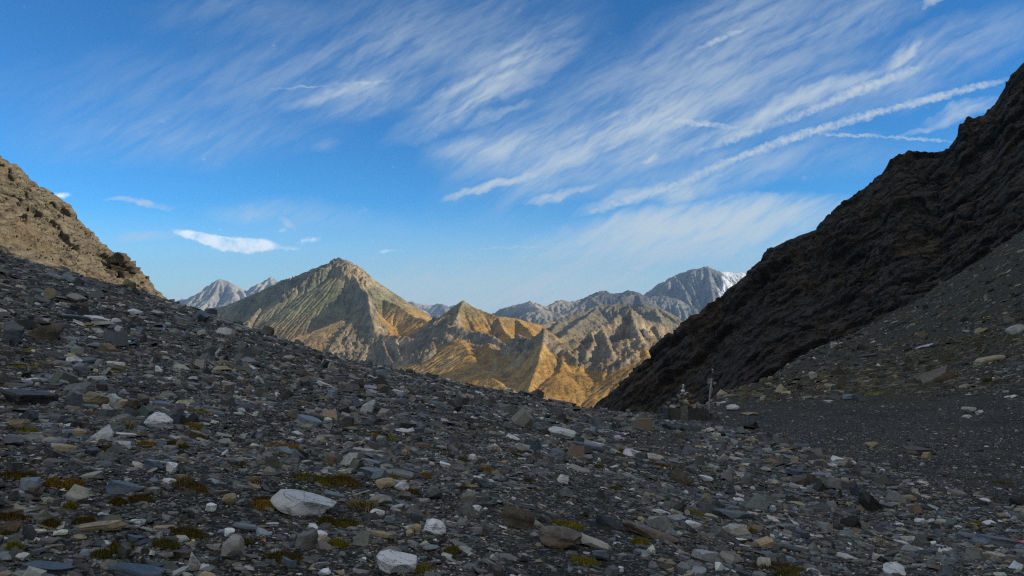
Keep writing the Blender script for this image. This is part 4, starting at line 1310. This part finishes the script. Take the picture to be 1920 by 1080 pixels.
def chips(x, y, z, s, tint, seed, name):
    """thin broken slates: each a six-cornered plate of its own"""
    r = np.random.default_rng(seed)
    n = len(x)
    K = 6
    ang = (np.arange(K) / K * 2 * math.pi)[None, :] + r.uniform(-.38, .38, (n, K))
    rad = r.uniform(.62, 1.1, (n, K)) * 0.5
    asp = r.uniform(.32, .85, n)[:, None]
    thick = np.where(r.uniform(0, 1, n) < .93, r.uniform(.04, .14, n), r.uniform(.2, .5, n))
    px, py = np.cos(ang) * rad, np.sin(ang) * rad * asp
    tp = r.uniform(.62, .98, (n, 1))
    tz = thick[:, None] * (1 + .35 * r.uniform(-1, 1, (n, K)))
    top = np.stack([px * tp + r.uniform(-.07, .07, (n, 1)), py * tp + r.uniform(-.07, .07, (n, 1)), tz], -1)
    bot = np.stack([px, py, np.broadcast_to(-0.25 * thick[:, None], px.shape)], -1)
    P = np.concatenate([bot, top], 1) * s[:, None, None]
    nn = ground_normal(x, y)
    tl = np.where(thick < .18, .17, .30)
    nn = nn + np.stack([r.normal(.05, 1, n) * tl, r.normal(-.06, 1, n) * tl, np.zeros(n)], -1)
    nn /= np.linalg.norm(nn, axis=1)[:, None]
    yaw = r.normal(0.0, .75, n)
    tx = np.stack([np.cos(yaw), np.sin(yaw), np.zeros(n)], -1)
    tx = tx - (tx * nn).sum(1)[:, None] * nn
    tx /= np.linalg.norm(tx, axis=1)[:, None]
    ty = np.cross(nn, tx)
    W = P[..., 0:1] * tx[:, None] + P[..., 1:2] * ty[:, None] + P[..., 2:3] * nn[:, None]
    W += np.stack([x, y, z], -1)[:, None]
    base = (np.arange(n) * 12)[:, None]
    bf = base + np.array([5, 4, 3, 2, 1, 0])
    tf = base + np.array([6, 7, 8, 9, 10, 11])
    sides = np.concatenate([base + np.array([k, (k + 1) % 6, 6 + (k + 1) % 6, 6 + k]) for k in range(6)], 1)
    loops = np.concatenate([tf, sides], 1).ravel()
    counts = np.tile(np.array([6] + [4] * 6), n)
    col = np.repeat(tint, 12, axis=0)
    return mesh_np(name, W.reshape(-1, 3), loops, counts, M_SCREE, False, col)


M_SCREE = scree_mat()
tint = PAL[ci] * np.exp(r.normal(-.05, .42, (len(ci), 1))) * (1 + r.normal(0, .04, (len(ci), 3)))
tint = tint * np.where(pth > 0.5, .88, 1.0)[:, None]
# lichen and thin moss on the scree beyond the floor
uu = 960 + F * cx / np.maximum(cy, .5)
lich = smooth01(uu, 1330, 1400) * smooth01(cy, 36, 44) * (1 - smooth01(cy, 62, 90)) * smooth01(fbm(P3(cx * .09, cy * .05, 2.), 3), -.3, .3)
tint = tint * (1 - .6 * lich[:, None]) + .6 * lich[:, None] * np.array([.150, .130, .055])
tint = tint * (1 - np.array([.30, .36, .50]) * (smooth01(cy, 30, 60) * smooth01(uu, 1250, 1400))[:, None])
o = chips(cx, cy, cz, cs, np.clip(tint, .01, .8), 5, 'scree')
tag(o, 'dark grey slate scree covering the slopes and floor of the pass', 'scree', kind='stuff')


# ------------------------------------------------------------------ the stone heap on its plinth of upright slates, and the signpost
def box_bm(dx, dy, dz, seed, rough=0.03, cuts=5):
    """a rough plate standing on z = 0"""
    bm = bmesh.new()
    bmesh.ops.create_cube(bm, size=1.0)
    bmesh.ops.subdivide_edges(bm, edges=bm.edges[:], cuts=cuts, use_grid_fill=True)
    for v in bm.verts:
        q = Vector((v.co.x * dx, v.co.y * dy, (v.co.z + .5) * dz))
        nz = mnoise.noise_vector(q * 4 + Vector((seed, seed * .7, 0)))
        v.co = q + Vector((nz.x * rough, nz.y * rough * .6, nz.z * rough * (1.6 if v.co.z > 0 else .4)))
    return bm


def bm_obj(name, bm, mat, parent=None, smooth=False):
    me = bpy.data.meshes.new(name)
    bm.to_mesh(me)
    bm.free()
    for p in me.polygons:
        p.use_smooth = smooth
    me.materials.append(mat)
    o = bpy.data.objects.new(name, me)
    COL.objects.link(o)
    if parent is not None:
        o.parent = parent
    return o


def empty(name, loc, rz=0.0):
    e = bpy.data.objects.new(name, None)
    COL.objects.link(e)
    e.location = loc
    e.rotation_euler = (0, 0, rz)
    e.empty_display_size = 0.2
    return e


hx, hy, hz = ground_hit(1289, 787)
k = hy / F                                     # metres per photo pixel at the heap
cairn = empty('cairn', (hx, hy, hz))
tag(cairn, 'waist high plinth of upright dark slate slabs below a heap of stones', 'cairn')
rr = random.Random(4)
x0 = -36 * k
widths = [17, 14, 12, 14, 10]
for i, w in enumerate(widths):
    bm = box_bm(w * k * 1.02, rr.uniform(.10, .16), (27 + rr.uniform(-2, 3)) * k + .12, 3.1 * i, .035)
    o = bm_obj('slab', bm, ROCKS['grey' if i == 1 else 'dark grey'], cairn)
    o.location = (x0 + w * k / 2, -.62 + rr.uniform(-.05, .05), -.14)
    o.rotation_euler = (R(rr.uniform(-7, -2)), R(rr.uniform(-3, 3)), R(rr.uniform(-6, 6)))
    x0 += w * k
for i in range(3):
    bm = box_bm(.16 + .06 * i, .5, (24 - 7 * i) * k + .1, 20 + i, .04)
    o = bm_obj('slab', bm, ROCKS['dark grey'], cairn)
    o.location = (x0 + .10 + .20 * i, -.50 + .08 * i, -.12)
    o.rotation_euler = (R(-4), R(-12 - 5 * i), R(rr.uniform(-10, 10)))
for i, sx_ in enumerate((-1, 1)):
    bm = box_bm(.14, 1.1, 25 * k + .1, 40 + i, .04)
    o = bm_obj('slab', bm, ROCKS['dark grey'], cairn)
    o.location = (-38 * k if sx_ < 0 else 28 * k, .02, -.12)
    o.rotation_euler = (0, R(3 * sx_), 0)
bm = box_bm(66 * k, 1.05, 24.5 * k + .1, 60, .05)
o = bm_obj('rubble_core', bm, ROCKS['dark grey'], cairn)
o.location = (-4 * k, .05, -.12)

HEAP = []
top0 = hz + 25.5 * k
layers = [('bottom', 9, 0.0, 29, (.20, .34)), ('second', 7, 8.5, 23, (.18, .30)), ('third', 5, 16, 15, (.15, .26)), ('top', 3, 22, 7, (.13, .2))]
cols_ = ['grey', 'pale grey', 'tan', 'grey', 'pale grey', 'brown', 'dark grey', 'grey', 'pale grey']
ordn = ['first', 'second', 'third', 'fourth', 'fifth', 'sixth', 'seventh', 'eighth', 'ninth']
sd = 5000
for nm, n, dz, hw, (s0, s1) in layers:
    for row, yy in enumerate((-.30, .15)):
        for i in range(n):
            if row and i % 2:
                continue
            s = rr.uniform(s0, s1)
            fx = (-1 + 2 * (i + .5) / n) * hw + rr.uniform(-3, 3)
            colr = rr.choice(cols_)
            if nm == 'bottom' and row == 0 and i == 1:
                colr = 'white'
            if nm == 'second' and row == 0 and i == 3:
                colr, s = 'tan', .40
            dims = (s * 1.15, s * .9, s * rr.uniform(.55, .85))
            R3 = Matrix.Rotation(rr.uniform(-.5, .5), 3, 'Y') @ Matrix.Rotation(rr.uniform(-.4, .4), 3, 'X') @ Matrix.Rotation(rr.uniform(0, 6), 3, 'Z')
            o = stone_obj('stone', sd, dims, rr.choice(['chunk', 'slab', 'round']), ROCKS[colr], (hx + (fx - 6) * k, hy + yy * (1 - dz / 40), top0 + (dz + rr.uniform(-1.5, 1.0)) * k), R3, .22)
            sd += 1
            tag(o, '%s stone, %s along the %s %s layer of the cairn heap' % (colr, ordn[i // (2 if row else 1)], 'rear' if row else 'front', nm), 'stone', 'stones heaped on the cairn')
            HEAP.append(o)
zz_ = top0 + 27 * k
for i, (s, h_) in enumerate(((.19, .15), (.13, .15), (.11, .11))):
    o = stone_obj('stone', sd, (s, s, h_), 'round', ROCKS['white' if i != 1 else 'pale grey'], (hx - 9.5 * k + i * .01, hy - .1, zz_), Matrix.Identity(3), .05)
    sd += 1
    tag(o, ['white base stone of the small tower balanced on the cairn', 'pale middle stone of the small tower balanced on the cairn', 'white topmost stone of the small tower on the cairn'][i], 'stone', 'stones heaped on the cairn')
    zz_ += h_ * .93
print('heap', len(HEAP) + 3)
bx, by, bz = ground_hit(1249, 778)
o = stone_obj('stone', 5900, (.55, .5, .42), 'chunk', ROCKS['brown'], (bx, hy + .3, ground_h(np.array([bx]), np.array([hy + .3]))[0]), Matrix.Identity(3), .15)
tag(o, 'dark brown block leaning at the left end of the cairn plinth', 'stone')

# signpost
wood, N, bs = new_mat('weathered wood')
co = N.n('ShaderNodeTexCoord').outputs['Object']
mp = N.n('ShaderNodeMapping', {'Vector': co, 'Scale': (30, 30, 2)}).outputs[0]
wn = N.noise(mp, 2.0, 6, .6)
link(N, N.ramp(wn, [(.3, (.30, .285, .26)), (.6, (.52, .50, .465)), (.8, (.64, .62, .58))]), bs.inputs['Base Color'])
bs.inputs['Roughness'].default_value = .85
board, N, bs = new_mat('grey sign board')
co = N.n('ShaderNodeTexCoord').outputs['Object']
link(N, N.ramp(N.noise(co, 9.0, 5, .6), [(.3, (.26, .25, .235)), (.7, (.46, .445, .42))]), bs.inputs['Base Color'])
bs.inputs['Roughness'].default_value = .7
plate, N, bs = new_mat('dark blue plate')
co = N.n('ShaderNodeTexCoord').outputs['Object']
link(N, N.ramp(N.noise(co, 9.0, 5, .6), [(.3, (.03, .04, .085)), (.7, (.06, .07, .13))]), bs.inputs['Base Color'])
bs.inputs['Roughness'].default_value = .6

px_, py_, pz_ = ground_hit(1327, 782)
k2 = py_ / F
post = empty('signpost', (px_, py_, pz_))
post.rotation_euler = (0, R(6.0), 0)
tag(post, 'leaning grey wooden signpost with small boards beside the cairn', 'signpost')


def tube(pts, rad, seg=8):
    bm = bmesh.new()
    rings = []
    for (x, y, z), r_ in zip(pts, rad):
        rings.append([bm.verts.new((x + r_ * math.cos(2 * math.pi * j / seg), y + r_ * math.sin(2 * math.pi * j / seg), z)) for j in range(seg)])
    for a_, b_ in zip(rings[:-1], rings[1:]):
        for j in range(seg):
            bm.faces.new((a_[j], a_[(j + 1) % seg], b_[(j + 1) % seg], b_[j]))
    bm.faces.new(rings[-1])
    bm.faces.new(rings[0][::-1])
    return bm


bm_obj('pole', tube([(0, 0, -.2), (0.01, 0, .5), (-.01, 0, 1.2), (0, 0, 73 * k2)], [.055, .052, .048, .045], 10), wood, post, True)
bm_obj('rod', tube([(0, 0, 73 * k2), (0, 0, 88 * k2)], [.014, .012], 8), wood, post, True)
bm_obj('rod_cap', tube([(0, 0, 88 * k2 - .03), (0, 0, 88 * k2), (0, 0, 88 * k2 + .05), (0, 0, 88 * k2 + .08)], [.03, .065, .065, .03], 10), board, post, True)


def sign_board(name, cx_, cz_, w, h, mat, pointed=0):
    bm = bmesh.new()
    x1, x2 = cx_ - w / 2, cx_ + w / 2
    out = [(x1, cz_ - h / 2), (x2, cz_ - h / 2), (x2, cz_ + h / 2), (x1, cz_ + h / 2)]
    if pointed < 0:
        out = [(x1, cz_), (x1 + .06, cz_ - h / 2), (x2, cz_ - h / 2), (x2, cz_ + h / 2), (x1 + .06, cz_ + h / 2)]
    if pointed > 0:
        out = [(x1, cz_ - h / 2), (x2 - .06, cz_ - h / 2), (x2, cz_), (x2 - .06, cz_ + h / 2), (x1, cz_ + h / 2)]
    f_ = bm.faces.new([bm.verts.new((x, -.075, z)) for x, z in out])
    g = bmesh.ops.extrude_face_region(bm, geom=[f_])
    bmesh.ops.translate(bm, verts=[e for e in g['geom'] if isinstance(e, bmesh.types.BMVert)], vec=(0, .022, 0))
    bmesh.ops.recalc_face_normals(bm, faces=bm.faces[:])
    return bm_obj(name, bm, mat, post)


sign_board('board', -5.5 * k2, 70 * k2, 7.5 * k2, 3.4 * k2, board, -1)
sign_board('board', -6.0 * k2, 65 * k2, 8 * k2, 4.2 * k2, board, -1)
sign_board('board', 6.2 * k2, 65 * k2, 6.5 * k2, 4.6 * k2, board, 1)
sign_board('plate', 0.5 * k2, 79 * k2, 6 * k2, 8 * k2, plate)
bm_obj('bracket', tube([(.06, -.02, 40 * k2), (.075, -.02, 56 * k2)], [.02, .02], 6), wood, post, True)

# ------------------------------------------------------------------ moss cushions and dry grass
def moss_mat(name, c0, c1, c2):
    m, N, bs = new_mat(name)
    co = N.n('ShaderNodeTexCoord').outputs['Object']
    n1 = N.noise(co, 9.0, 6, .65)
    n2 = N.noise(co, 60.0, 4, .7)
    c = N.mix(N.smooth(n1, .35, .62), c0, c1)
    c = N.mix(N.smooth(n2, .5, .7), c, c2)
    link(N, c, bs.inputs['Base Color'])
    bs.inputs['Roughness'].default_value = .95
    bs.inputs['Specular IOR Level'].default_value = .1
    bp = N.n('ShaderNodeBump', {'Strength': .9, 'Distance': .01, 'Height': n2})
    link(N, bp.outputs[0], bs.inputs['Normal'])
    return m


MOSS = {
    'olive': moss_mat('olive moss', (.11, .10, .022), (.21, .185, .036), (.33, .28, .07)),
    'brown': moss_mat('brown moss', (.10, .070, .022), (.19, .135, .036), (.27, .20, .06)),
    'orange': moss_mat('orange moss', (.27, .16, .024), (.45, .28, .036), (.55, .38, .09)),
    'yellow': moss_mat('yellow green moss', (.22, .19, .026), (.38, .33, .045), (.50, .43, .10)),
}
STRAW = moss_mat('dry grass', (.27, .20, .08), (.42, .32, .15), (.52, .42, .22))


def moss(u, v, wpx, hpx, colr, label, seed):
    x, y, z = ground_hit(u, min(v, 1110))
    w = 1.3 * wpx * y / F
    dep = w * 0.72
    th = min(max(.25 * hpx * y / F, .03), .12)
    r = np.random.default_rng(seed)
    n = 46
    g = np.linspace(-1, 1, n)
    A, B = np.meshgrid(g, g)
    rad = np.hypot(A, B)
    ang = np.arctan2(B, A)
    edge = 0.80 + 0.42 * fbm(P3(np.cos(ang) * 1.6, np.sin(ang) * 1.6, seed * 1.7), 4)
    prof = np.clip(1 - (rad / edge) ** 2.4, -0.6, 1)
    Xm, Ym = x + A * w / 2, y + B * dep / 2
    lump = fbm(P3(Xm * 22, Ym * 22, seed), 4, .6)
    Zm = ground_h(Xm, Ym) + th * (prof * (0.75 + .55 * lump) + .25 * lump) - .012
    vs = np.stack([Xm - x, Ym - y, Zm - z], -1).reshape(-1, 3)
    q = grid_faces(n, n)
    V_ = [vs]
    loops = [q.ravel()]
    counts = [np.full(len(q), 4)]
    nb = 900                                   # short leaves standing out of the cushion
    idx = r.integers(0, n * n, nb * 3)
    idx = idx[prof.ravel()[idx] > .05][:nb]
    base = vs[idx] + np.stack([r.normal(0, w / n, len(idx)), r.normal(0, dep / n, len(idx)), np.zeros(len(idx))], -1)
    hh = r.uniform(.012, .04, len(idx)) * (1 + .3 * (colr == 'orange'))
    a = r.uniform(0, 6.28, len(idx))
    wd = .005
    p1 = base + np.stack([np.cos(a) * wd, np.sin(a) * wd, np.full(len(idx), -.01)], -1)
    p2 = base - np.stack([np.cos(a) * wd, np.sin(a) * wd, np.full(len(idx), .01)], -1)
    p3 = base + np.stack([r.normal(0, .012, len(idx)), r.normal(0, .012, len(idx)), hh], -1)
    tri = np.stack([p1, p2, p3], 1).reshape(-1, 3)
    V_.append(tri)
    loops.append(np.arange(len(tri)) + len(vs))
    counts.append(np.full(len(idx), 3))
    o = mesh_np('moss_clump', np.concatenate(V_), np.concatenate(loops), np.concatenate(counts), MOSS[colr], True)
    o.location = (x, y, z)
    tag(o, label, 'moss', 'moss cushions among the slates')


MOSSES = [
    (540, 842, 66, 22, 'orange', 'bright orange moss cushion on the middle of the slope'),
    (530, 856, 18, 12, 'yellow', 'tiny yellow green moss cushion beside the orange one'),
    (585, 902, 78, 40, 'olive', 'olive moss bank behind the long white quartz block'),
    (640, 905, 74, 40, 'brown', 'brown moss bank joining the olive moss'),
    (648, 986, 58, 32, 'olive', 'dark green moss cushion at the lower end of the long white quartz block'),
    (612, 984, 30, 26, 'brown', 'rusty moss beside the dark green cushion'),
    (704, 820, 22, 10, 'orange', 'orange moss spot below the white angular rock'),
    (733, 822, 38, 11, 'yellow', 'yellow green moss strip below the white angular rock'),
    (377, 774, 50, 10, 'yellow', 'yellow moss strip on the upper slope'),
    (60, 658, 44, 10, 'yellow', 'yellow moss under the big blue grey boulder'),
    (45, 688, 90, 18, 'olive', 'olive moss below the big blue grey boulder'),
    (212, 694, 34, 15, 'olive', 'green moss cushion beside the grey blue split block'),
    (35, 896, 70, 22, 'brown', 'brown moss at the left edge above the gravel'),
    (22, 974, 60, 18, 'brown', 'rusty moss at the left edge beside dark gravel'),
    (357, 920, 72, 26, 'brown', 'brown moss patch left of the tan rounded stone'),
    (160, 984, 40, 16, 'brown', 'brown moss behind the grained tan slab'),
    (350, 1003, 56, 20, 'brown', 'rusty moss right of the deep blue flat stone'),
    (312, 1026, 44, 16, 'olive', 'green moss above the long brown splinter'),
    (190, 1044, 36, 22, 'olive', 'olive moss below the grained tan slab'),
    (530, 1052, 74, 44, 'brown', 'large dark brown moss bank at the bottom edge'),
    (455, 1022, 30, 18, 'olive', 'dark green moss above the knobbly grey white boulder'),
    (280, 838, 40, 12, 'orange', 'ochre moss below the broad white and tan boulder'),
    (362, 802, 34, 10, 'orange', 'ochre moss right of the broad white and tan boulder'),
    (790, 1074, 30, 14, 'yellow', 'yellow moss beside the quartz boulder with a tan patch'),
    (965, 855, 30, 12, 'brown', 'brown moss on the crest slope below the oval boulder'),
    (775, 925, 34, 18, 'brown', 'brown moss under the small bright white block'),
    (1155, 856, 50, 20, 'brown', 'brown moss between the overhanging slabs and the pale flat slab'),
    (1126, 878, 18, 14, 'olive', 'green moss under the overhanging dark blue slabs'),
    (1272, 817, 26, 9, 'olive', 'olive moss in front of the leaning blue slab'),
    (1322, 880, 24, 10, 'yellow', 'yellow moss among slates right of the pale flat slab'),
    (1456, 1066, 96, 26, 'brown', 'long brown moss bank at the lower right'),
    (1478, 1080, 44, 16, 'olive', 'olive moss mound at the foot of the long brown bank'),
    (1532, 861, 24, 9, 'olive', 'olive moss under dark slates above the gravel edge'),
    (1829, 983, 22, 9, 'yellow', 'yellow green moss near the red marked slab'),
    (1545, 707, 34, 10, 'yellow', 'bright yellow moss beside the greenish grey block'),
    (1622, 712, 40, 9, 'olive', 'olive moss band on the scree above the slate cluster'),
    (1420, 735, 90, 10, 'olive', 'broad olive moss band on the scree behind the signpost'),
    (1790, 708, 30, 9, 'olive', 'olive moss at the end of the dark brown ledge'),
    (1640, 738, 50, 8, 'olive', 'low olive moss right of the slate cluster'),
    (205, 846, 26, 10, 'brown', 'brown moss below the thin balanced stone'),
    (1880, 906, 40, 10, 'brown', 'brown moss patch on the right of the gravel floor'),
]
for i, m_ in enumerate(MOSSES):
    moss(*m_, 300 + i)


def tuft(u, v, hpx, label, seed):
    x, y, z = ground_hit(u, v)
    h = hpx * y / F
    r = np.random.default_rng(seed)
    n = 130
    a = r.uniform(0, 6.28, n)
    b = np.stack([r.normal(0, h * .28, n), r.normal(0, h * .2, n), np.full(n, -.01)], -1)
    lean = r.uniform(.1, .9, n) * h
    hh = r.uniform(.5, 1.0, n) * h
    mid = b + np.stack([np.cos(a) * lean * .35, np.sin(a) * lean * .35, hh * .62], -1)
    tip = b + np.stack([np.cos(a) * lean, np.sin(a) * lean, hh], -1)
    w = .0035
    sx_ = np.stack([-np.sin(a) * w, np.cos(a) * w, np.zeros(n)], -1)
    P = np.stack([b - sx_, b + sx_, mid + sx_ * .8, mid - sx_ * .8, tip], 1).reshape(-1, 3)
    base = (np.arange(n) * 5)[:, None]
    loops = np.concatenate([base + np.array([0, 1, 2, 3]), base + np.array([3, 2, 4])], 1).ravel()
    o = mesh_np('grass_tuft', P, loops, np.tile([4, 3], n), STRAW, True)
    o.location = (x, y, z)
    tag(o, label, 'grass tuft', 'dry grass tufts')


for i, t_ in enumerate([
    (240, 806, 20, 'dry grass tuft beside the broad white and tan boulder'), (688, 958, 26, 'straw coloured tuft above the white cobble'),
    (665, 952, 20, 'small dry tuft behind the dark green moss cushion'), (345, 908, 20, 'dry tuft in the brown moss left of the tan rounded stone'),
    (640, 900, 18, 'thin dry tuft in the brown moss bank'), (1408, 1000, 20, 'bent dry stems under the broad blue grey slab'),
    (480, 908, 18, 'dry tuft left of the long white quartz block'), (1165, 850, 16, 'dry tuft in the brown moss near the pale flat slab')]):
    tuft(*t_, 700 + i)

# ------------------------------------------------------------------ the dark crag on the sunlit hill
CRAG = rock_mat('dark crag', (.040, .034, .026), (.080, .067, .048), (.16, .13, .09), 4, rough=.8, spec=.2, sc_=.12)  # dark rock, with the overhang's shade put into its colour too
d = 262.0
kk = d / F
V_, L_, n_ = [], [], 0
rc = np.random.default_rng(5)
for (u, vb, w, h, dep) in [(226, 500, 26, 26, 24), (243, 500, 26, 24, 26), (234, 484, 22, 10, 20), (216, 506, 16, 24, 16), (252, 506, 22, 18, 22), (236, 512, 44, 14, 26), (262, 512, 20, 12, 18), (222, 522, 26, 16, 22), (247, 522, 34, 14, 22), (206, 516, 14, 12, 14)]:
    p, f = stone_shape(int(rc.integers(1e6)), (w * kk, dep * kk, h * kk), 'slab' if w > 1.6 * h else 'chunk', True)
    t_ = R(rc.uniform(4, 14))
    p = p @ np.array([[math.cos(t_), 0, -math.sin(t_)], [0, 1, 0], [math.sin(t_), 0, math.cos(t_)]])
    p += np.array([(u - 236) * kk, rc.uniform(-1, 1) - (vb - 500) * .10, (500 - vb) * kk])
    V_.append(p)
    L_.append(f + n_)
    n_ += len(p)
L_ = np.concatenate(L_)
o = mesh_np('rock_outcrop', np.concatenate(V_), L_, np.full(len(L_), 3), CRAG, True)
o.data.set_sharp_from_angle(angle=R(24))
o.location = ((236 - 960) * kk, d - 3.0, (540 - 500) * kk)
tag(o, 'dark blocky crag jutting from the skyline of the sunlit hill', 'rock outcrop')

# ------------------------------------------------------------------ names that tell every stone from its neighbours
MARKS = [(565, 940, 'long white quartz block'), (744, 1055, 'quartz boulder with a tan patch'), (145, 938, 'upright light grey boulder'), (297, 798, 'broad white and tan boulder'),
         (688, 766, 'white angular rock'), (1053, 816, 'white oval boulder'), (1262, 801, 'leaning blue slab'), (1210, 853, 'pale flat slab by the path'),
         (1218, 1000, 'long narrow stone'), (1049, 1015, 'striped outcrop'), (1376, 966, 'broad blue grey slab'), (1717, 845, 'flat topped brown boulder'), (1631, 946, 'black pointed slate'),
         (1850, 1010, 'red marked slab'), (48, 742, 'massive dark slate boulder'), (20, 632, 'big blue grey boulder'), (182, 598, 'white tilted slab'), (222, 755, 'striped tan slab'),
         (187, 988, 'grained tan slab'), (433, 1038, 'knobbly grey white boulder'), (540, 836, 'orange moss'), (814, 993, 'round veined cobble'), (1590, 743, 'slate cluster on the scree'),
         (1850, 674, 'long tan rock on the scree'), (1055, 755, 'brown slab on the crest'), (967, 973, 'rough brown boulder'), (1750, 710, 'dark brown ledge'), (1491, 1028, 'bluish white streaked slab'),
         (1290, 760, 'cairn'), (1634, 836, 'lone tan stone'), (377, 770, 'yellow moss strip'), (145, 563, 'light grey block near the ridge top'), (820, 758, 'shining blue slab'), (1675, 1070, 'white boulder at the lower edge')]


def relation(u, v):
    best = min(MARKS, key=lambda m_: math.hypot(u - m_[0], (v - m_[1]) * 1.6) if math.hypot(u - m_[0], v - m_[1]) > 14 else 1e9)
    du, dv = u - best[0], v - best[1]
    rel = ('to the right of' if du > 0 else 'to the left of') if abs(du) > 1.2 * abs(dv) else ('in front of' if dv > 0 else 'behind')
    return best, rel, math.hypot(du, dv)


# smaller moss spots between the slates, mostly on the left and in the middle
rm_ = random.Random(21)
seen_, spots = set(), 0
for q_ in range(400):
    if spots >= 34:
        break
    u, v = rm_.uniform(10, 1300), rm_.uniform(690, 1060)
    if v < 690 + 0.10 * u + 20:
        continue
    c_ = rm_.choice(['olive', 'olive', 'brown', 'yellow', 'orange', 'brown'])
    best, rel, dd_ = relation(u, v)
    key = (c_, rel, best[2])
    if key in seen_ or dd_ > 190 or any(math.hypot(u - m_[0], v - m_[1]) < 34 for m_ in MOSSES):
        continue
    seen_.add(key)
    spots += 1
    wv = rm_.uniform(16, 46) * (0.6 + (v - 690) / 500)
    moss(u, v, wv, wv * .35, c_, 'small patch of %s moss %s the %s' % (c_, rel, best[2]), 500 + q_)

buckets = {}
for s_ in STONES:
    u, v, px, colr, kind, o, lab = s_
    tag(o, None, 'stone', 'loose stones on the slope')
    if lab:
        o['label'] = lab
        continue
    best = min(MARKS, key=lambda m_: math.hypot(u - m_[0], (v - m_[1]) * 1.6) if math.hypot(u - m_[0], v - m_[1]) > 14 else 1e9)
    du, dv = u - best[0], v - best[1]
    rel = ('to the right of' if du > 0 else 'to the left of') if abs(du) > 1.2 * abs(dv) else ('in front of' if dv > 0 else 'behind')
    buckets.setdefault((colr, KIND_NOUN[kind], rel, best[2]), []).append((math.hypot(du, dv), o, px))
ORD = ['closest', 'second closest', 'third closest', 'fourth closest', 'fifth closest', 'sixth closest', 'seventh closest', 'eighth closest', 'ninth closest', 'tenth closest']
for (colr, noun, rel, mark), lst in buckets.items():
    lst.sort(key=lambda e: e[0])
    for i, (_, o, px) in enumerate(lst):
        if len(lst) == 1:
            o['label'] = '%s %s %s the %s' % (colr, noun, rel, mark)
        else:
            o['label'] = '%s %s %s the %s, %s' % (colr, noun, rel, mark, ORD[min(i, 9)])


# ------------------------------------------------------------------ the air between here and the far ranges
hm = bpy.data.materials.new('mountain air')
hm.use_nodes = True
hn = hm.node_tree
hn.nodes.remove(hn.nodes['Principled BSDF'])
pv = hn.nodes.new('ShaderNodeVolumePrincipled')
pv.inputs['Color'].default_value = (0.34, 0.60, 1.0, 1)
pv.inputs['Density'].default_value = 3.1e-5
pv.inputs['Anisotropy'].default_value = 0.0
hn.links.new(pv.outputs[0], hn.nodes['Material Output'].inputs['Volume'])
bm = bmesh.new()
bmesh.ops.create_cube(bm, size=1.0)
for v in bm.verts:
    v.co = Vector((v.co.x * 2 * (S + 60), v.co.y * 2 * (S + 60), -1640.0 if v.co.z < 0 else 620.0))
o = bm_obj('haze', bm, hm)
tag(o, 'thin blue mountain haze filling the valleys', 'haze', kind='stuff')
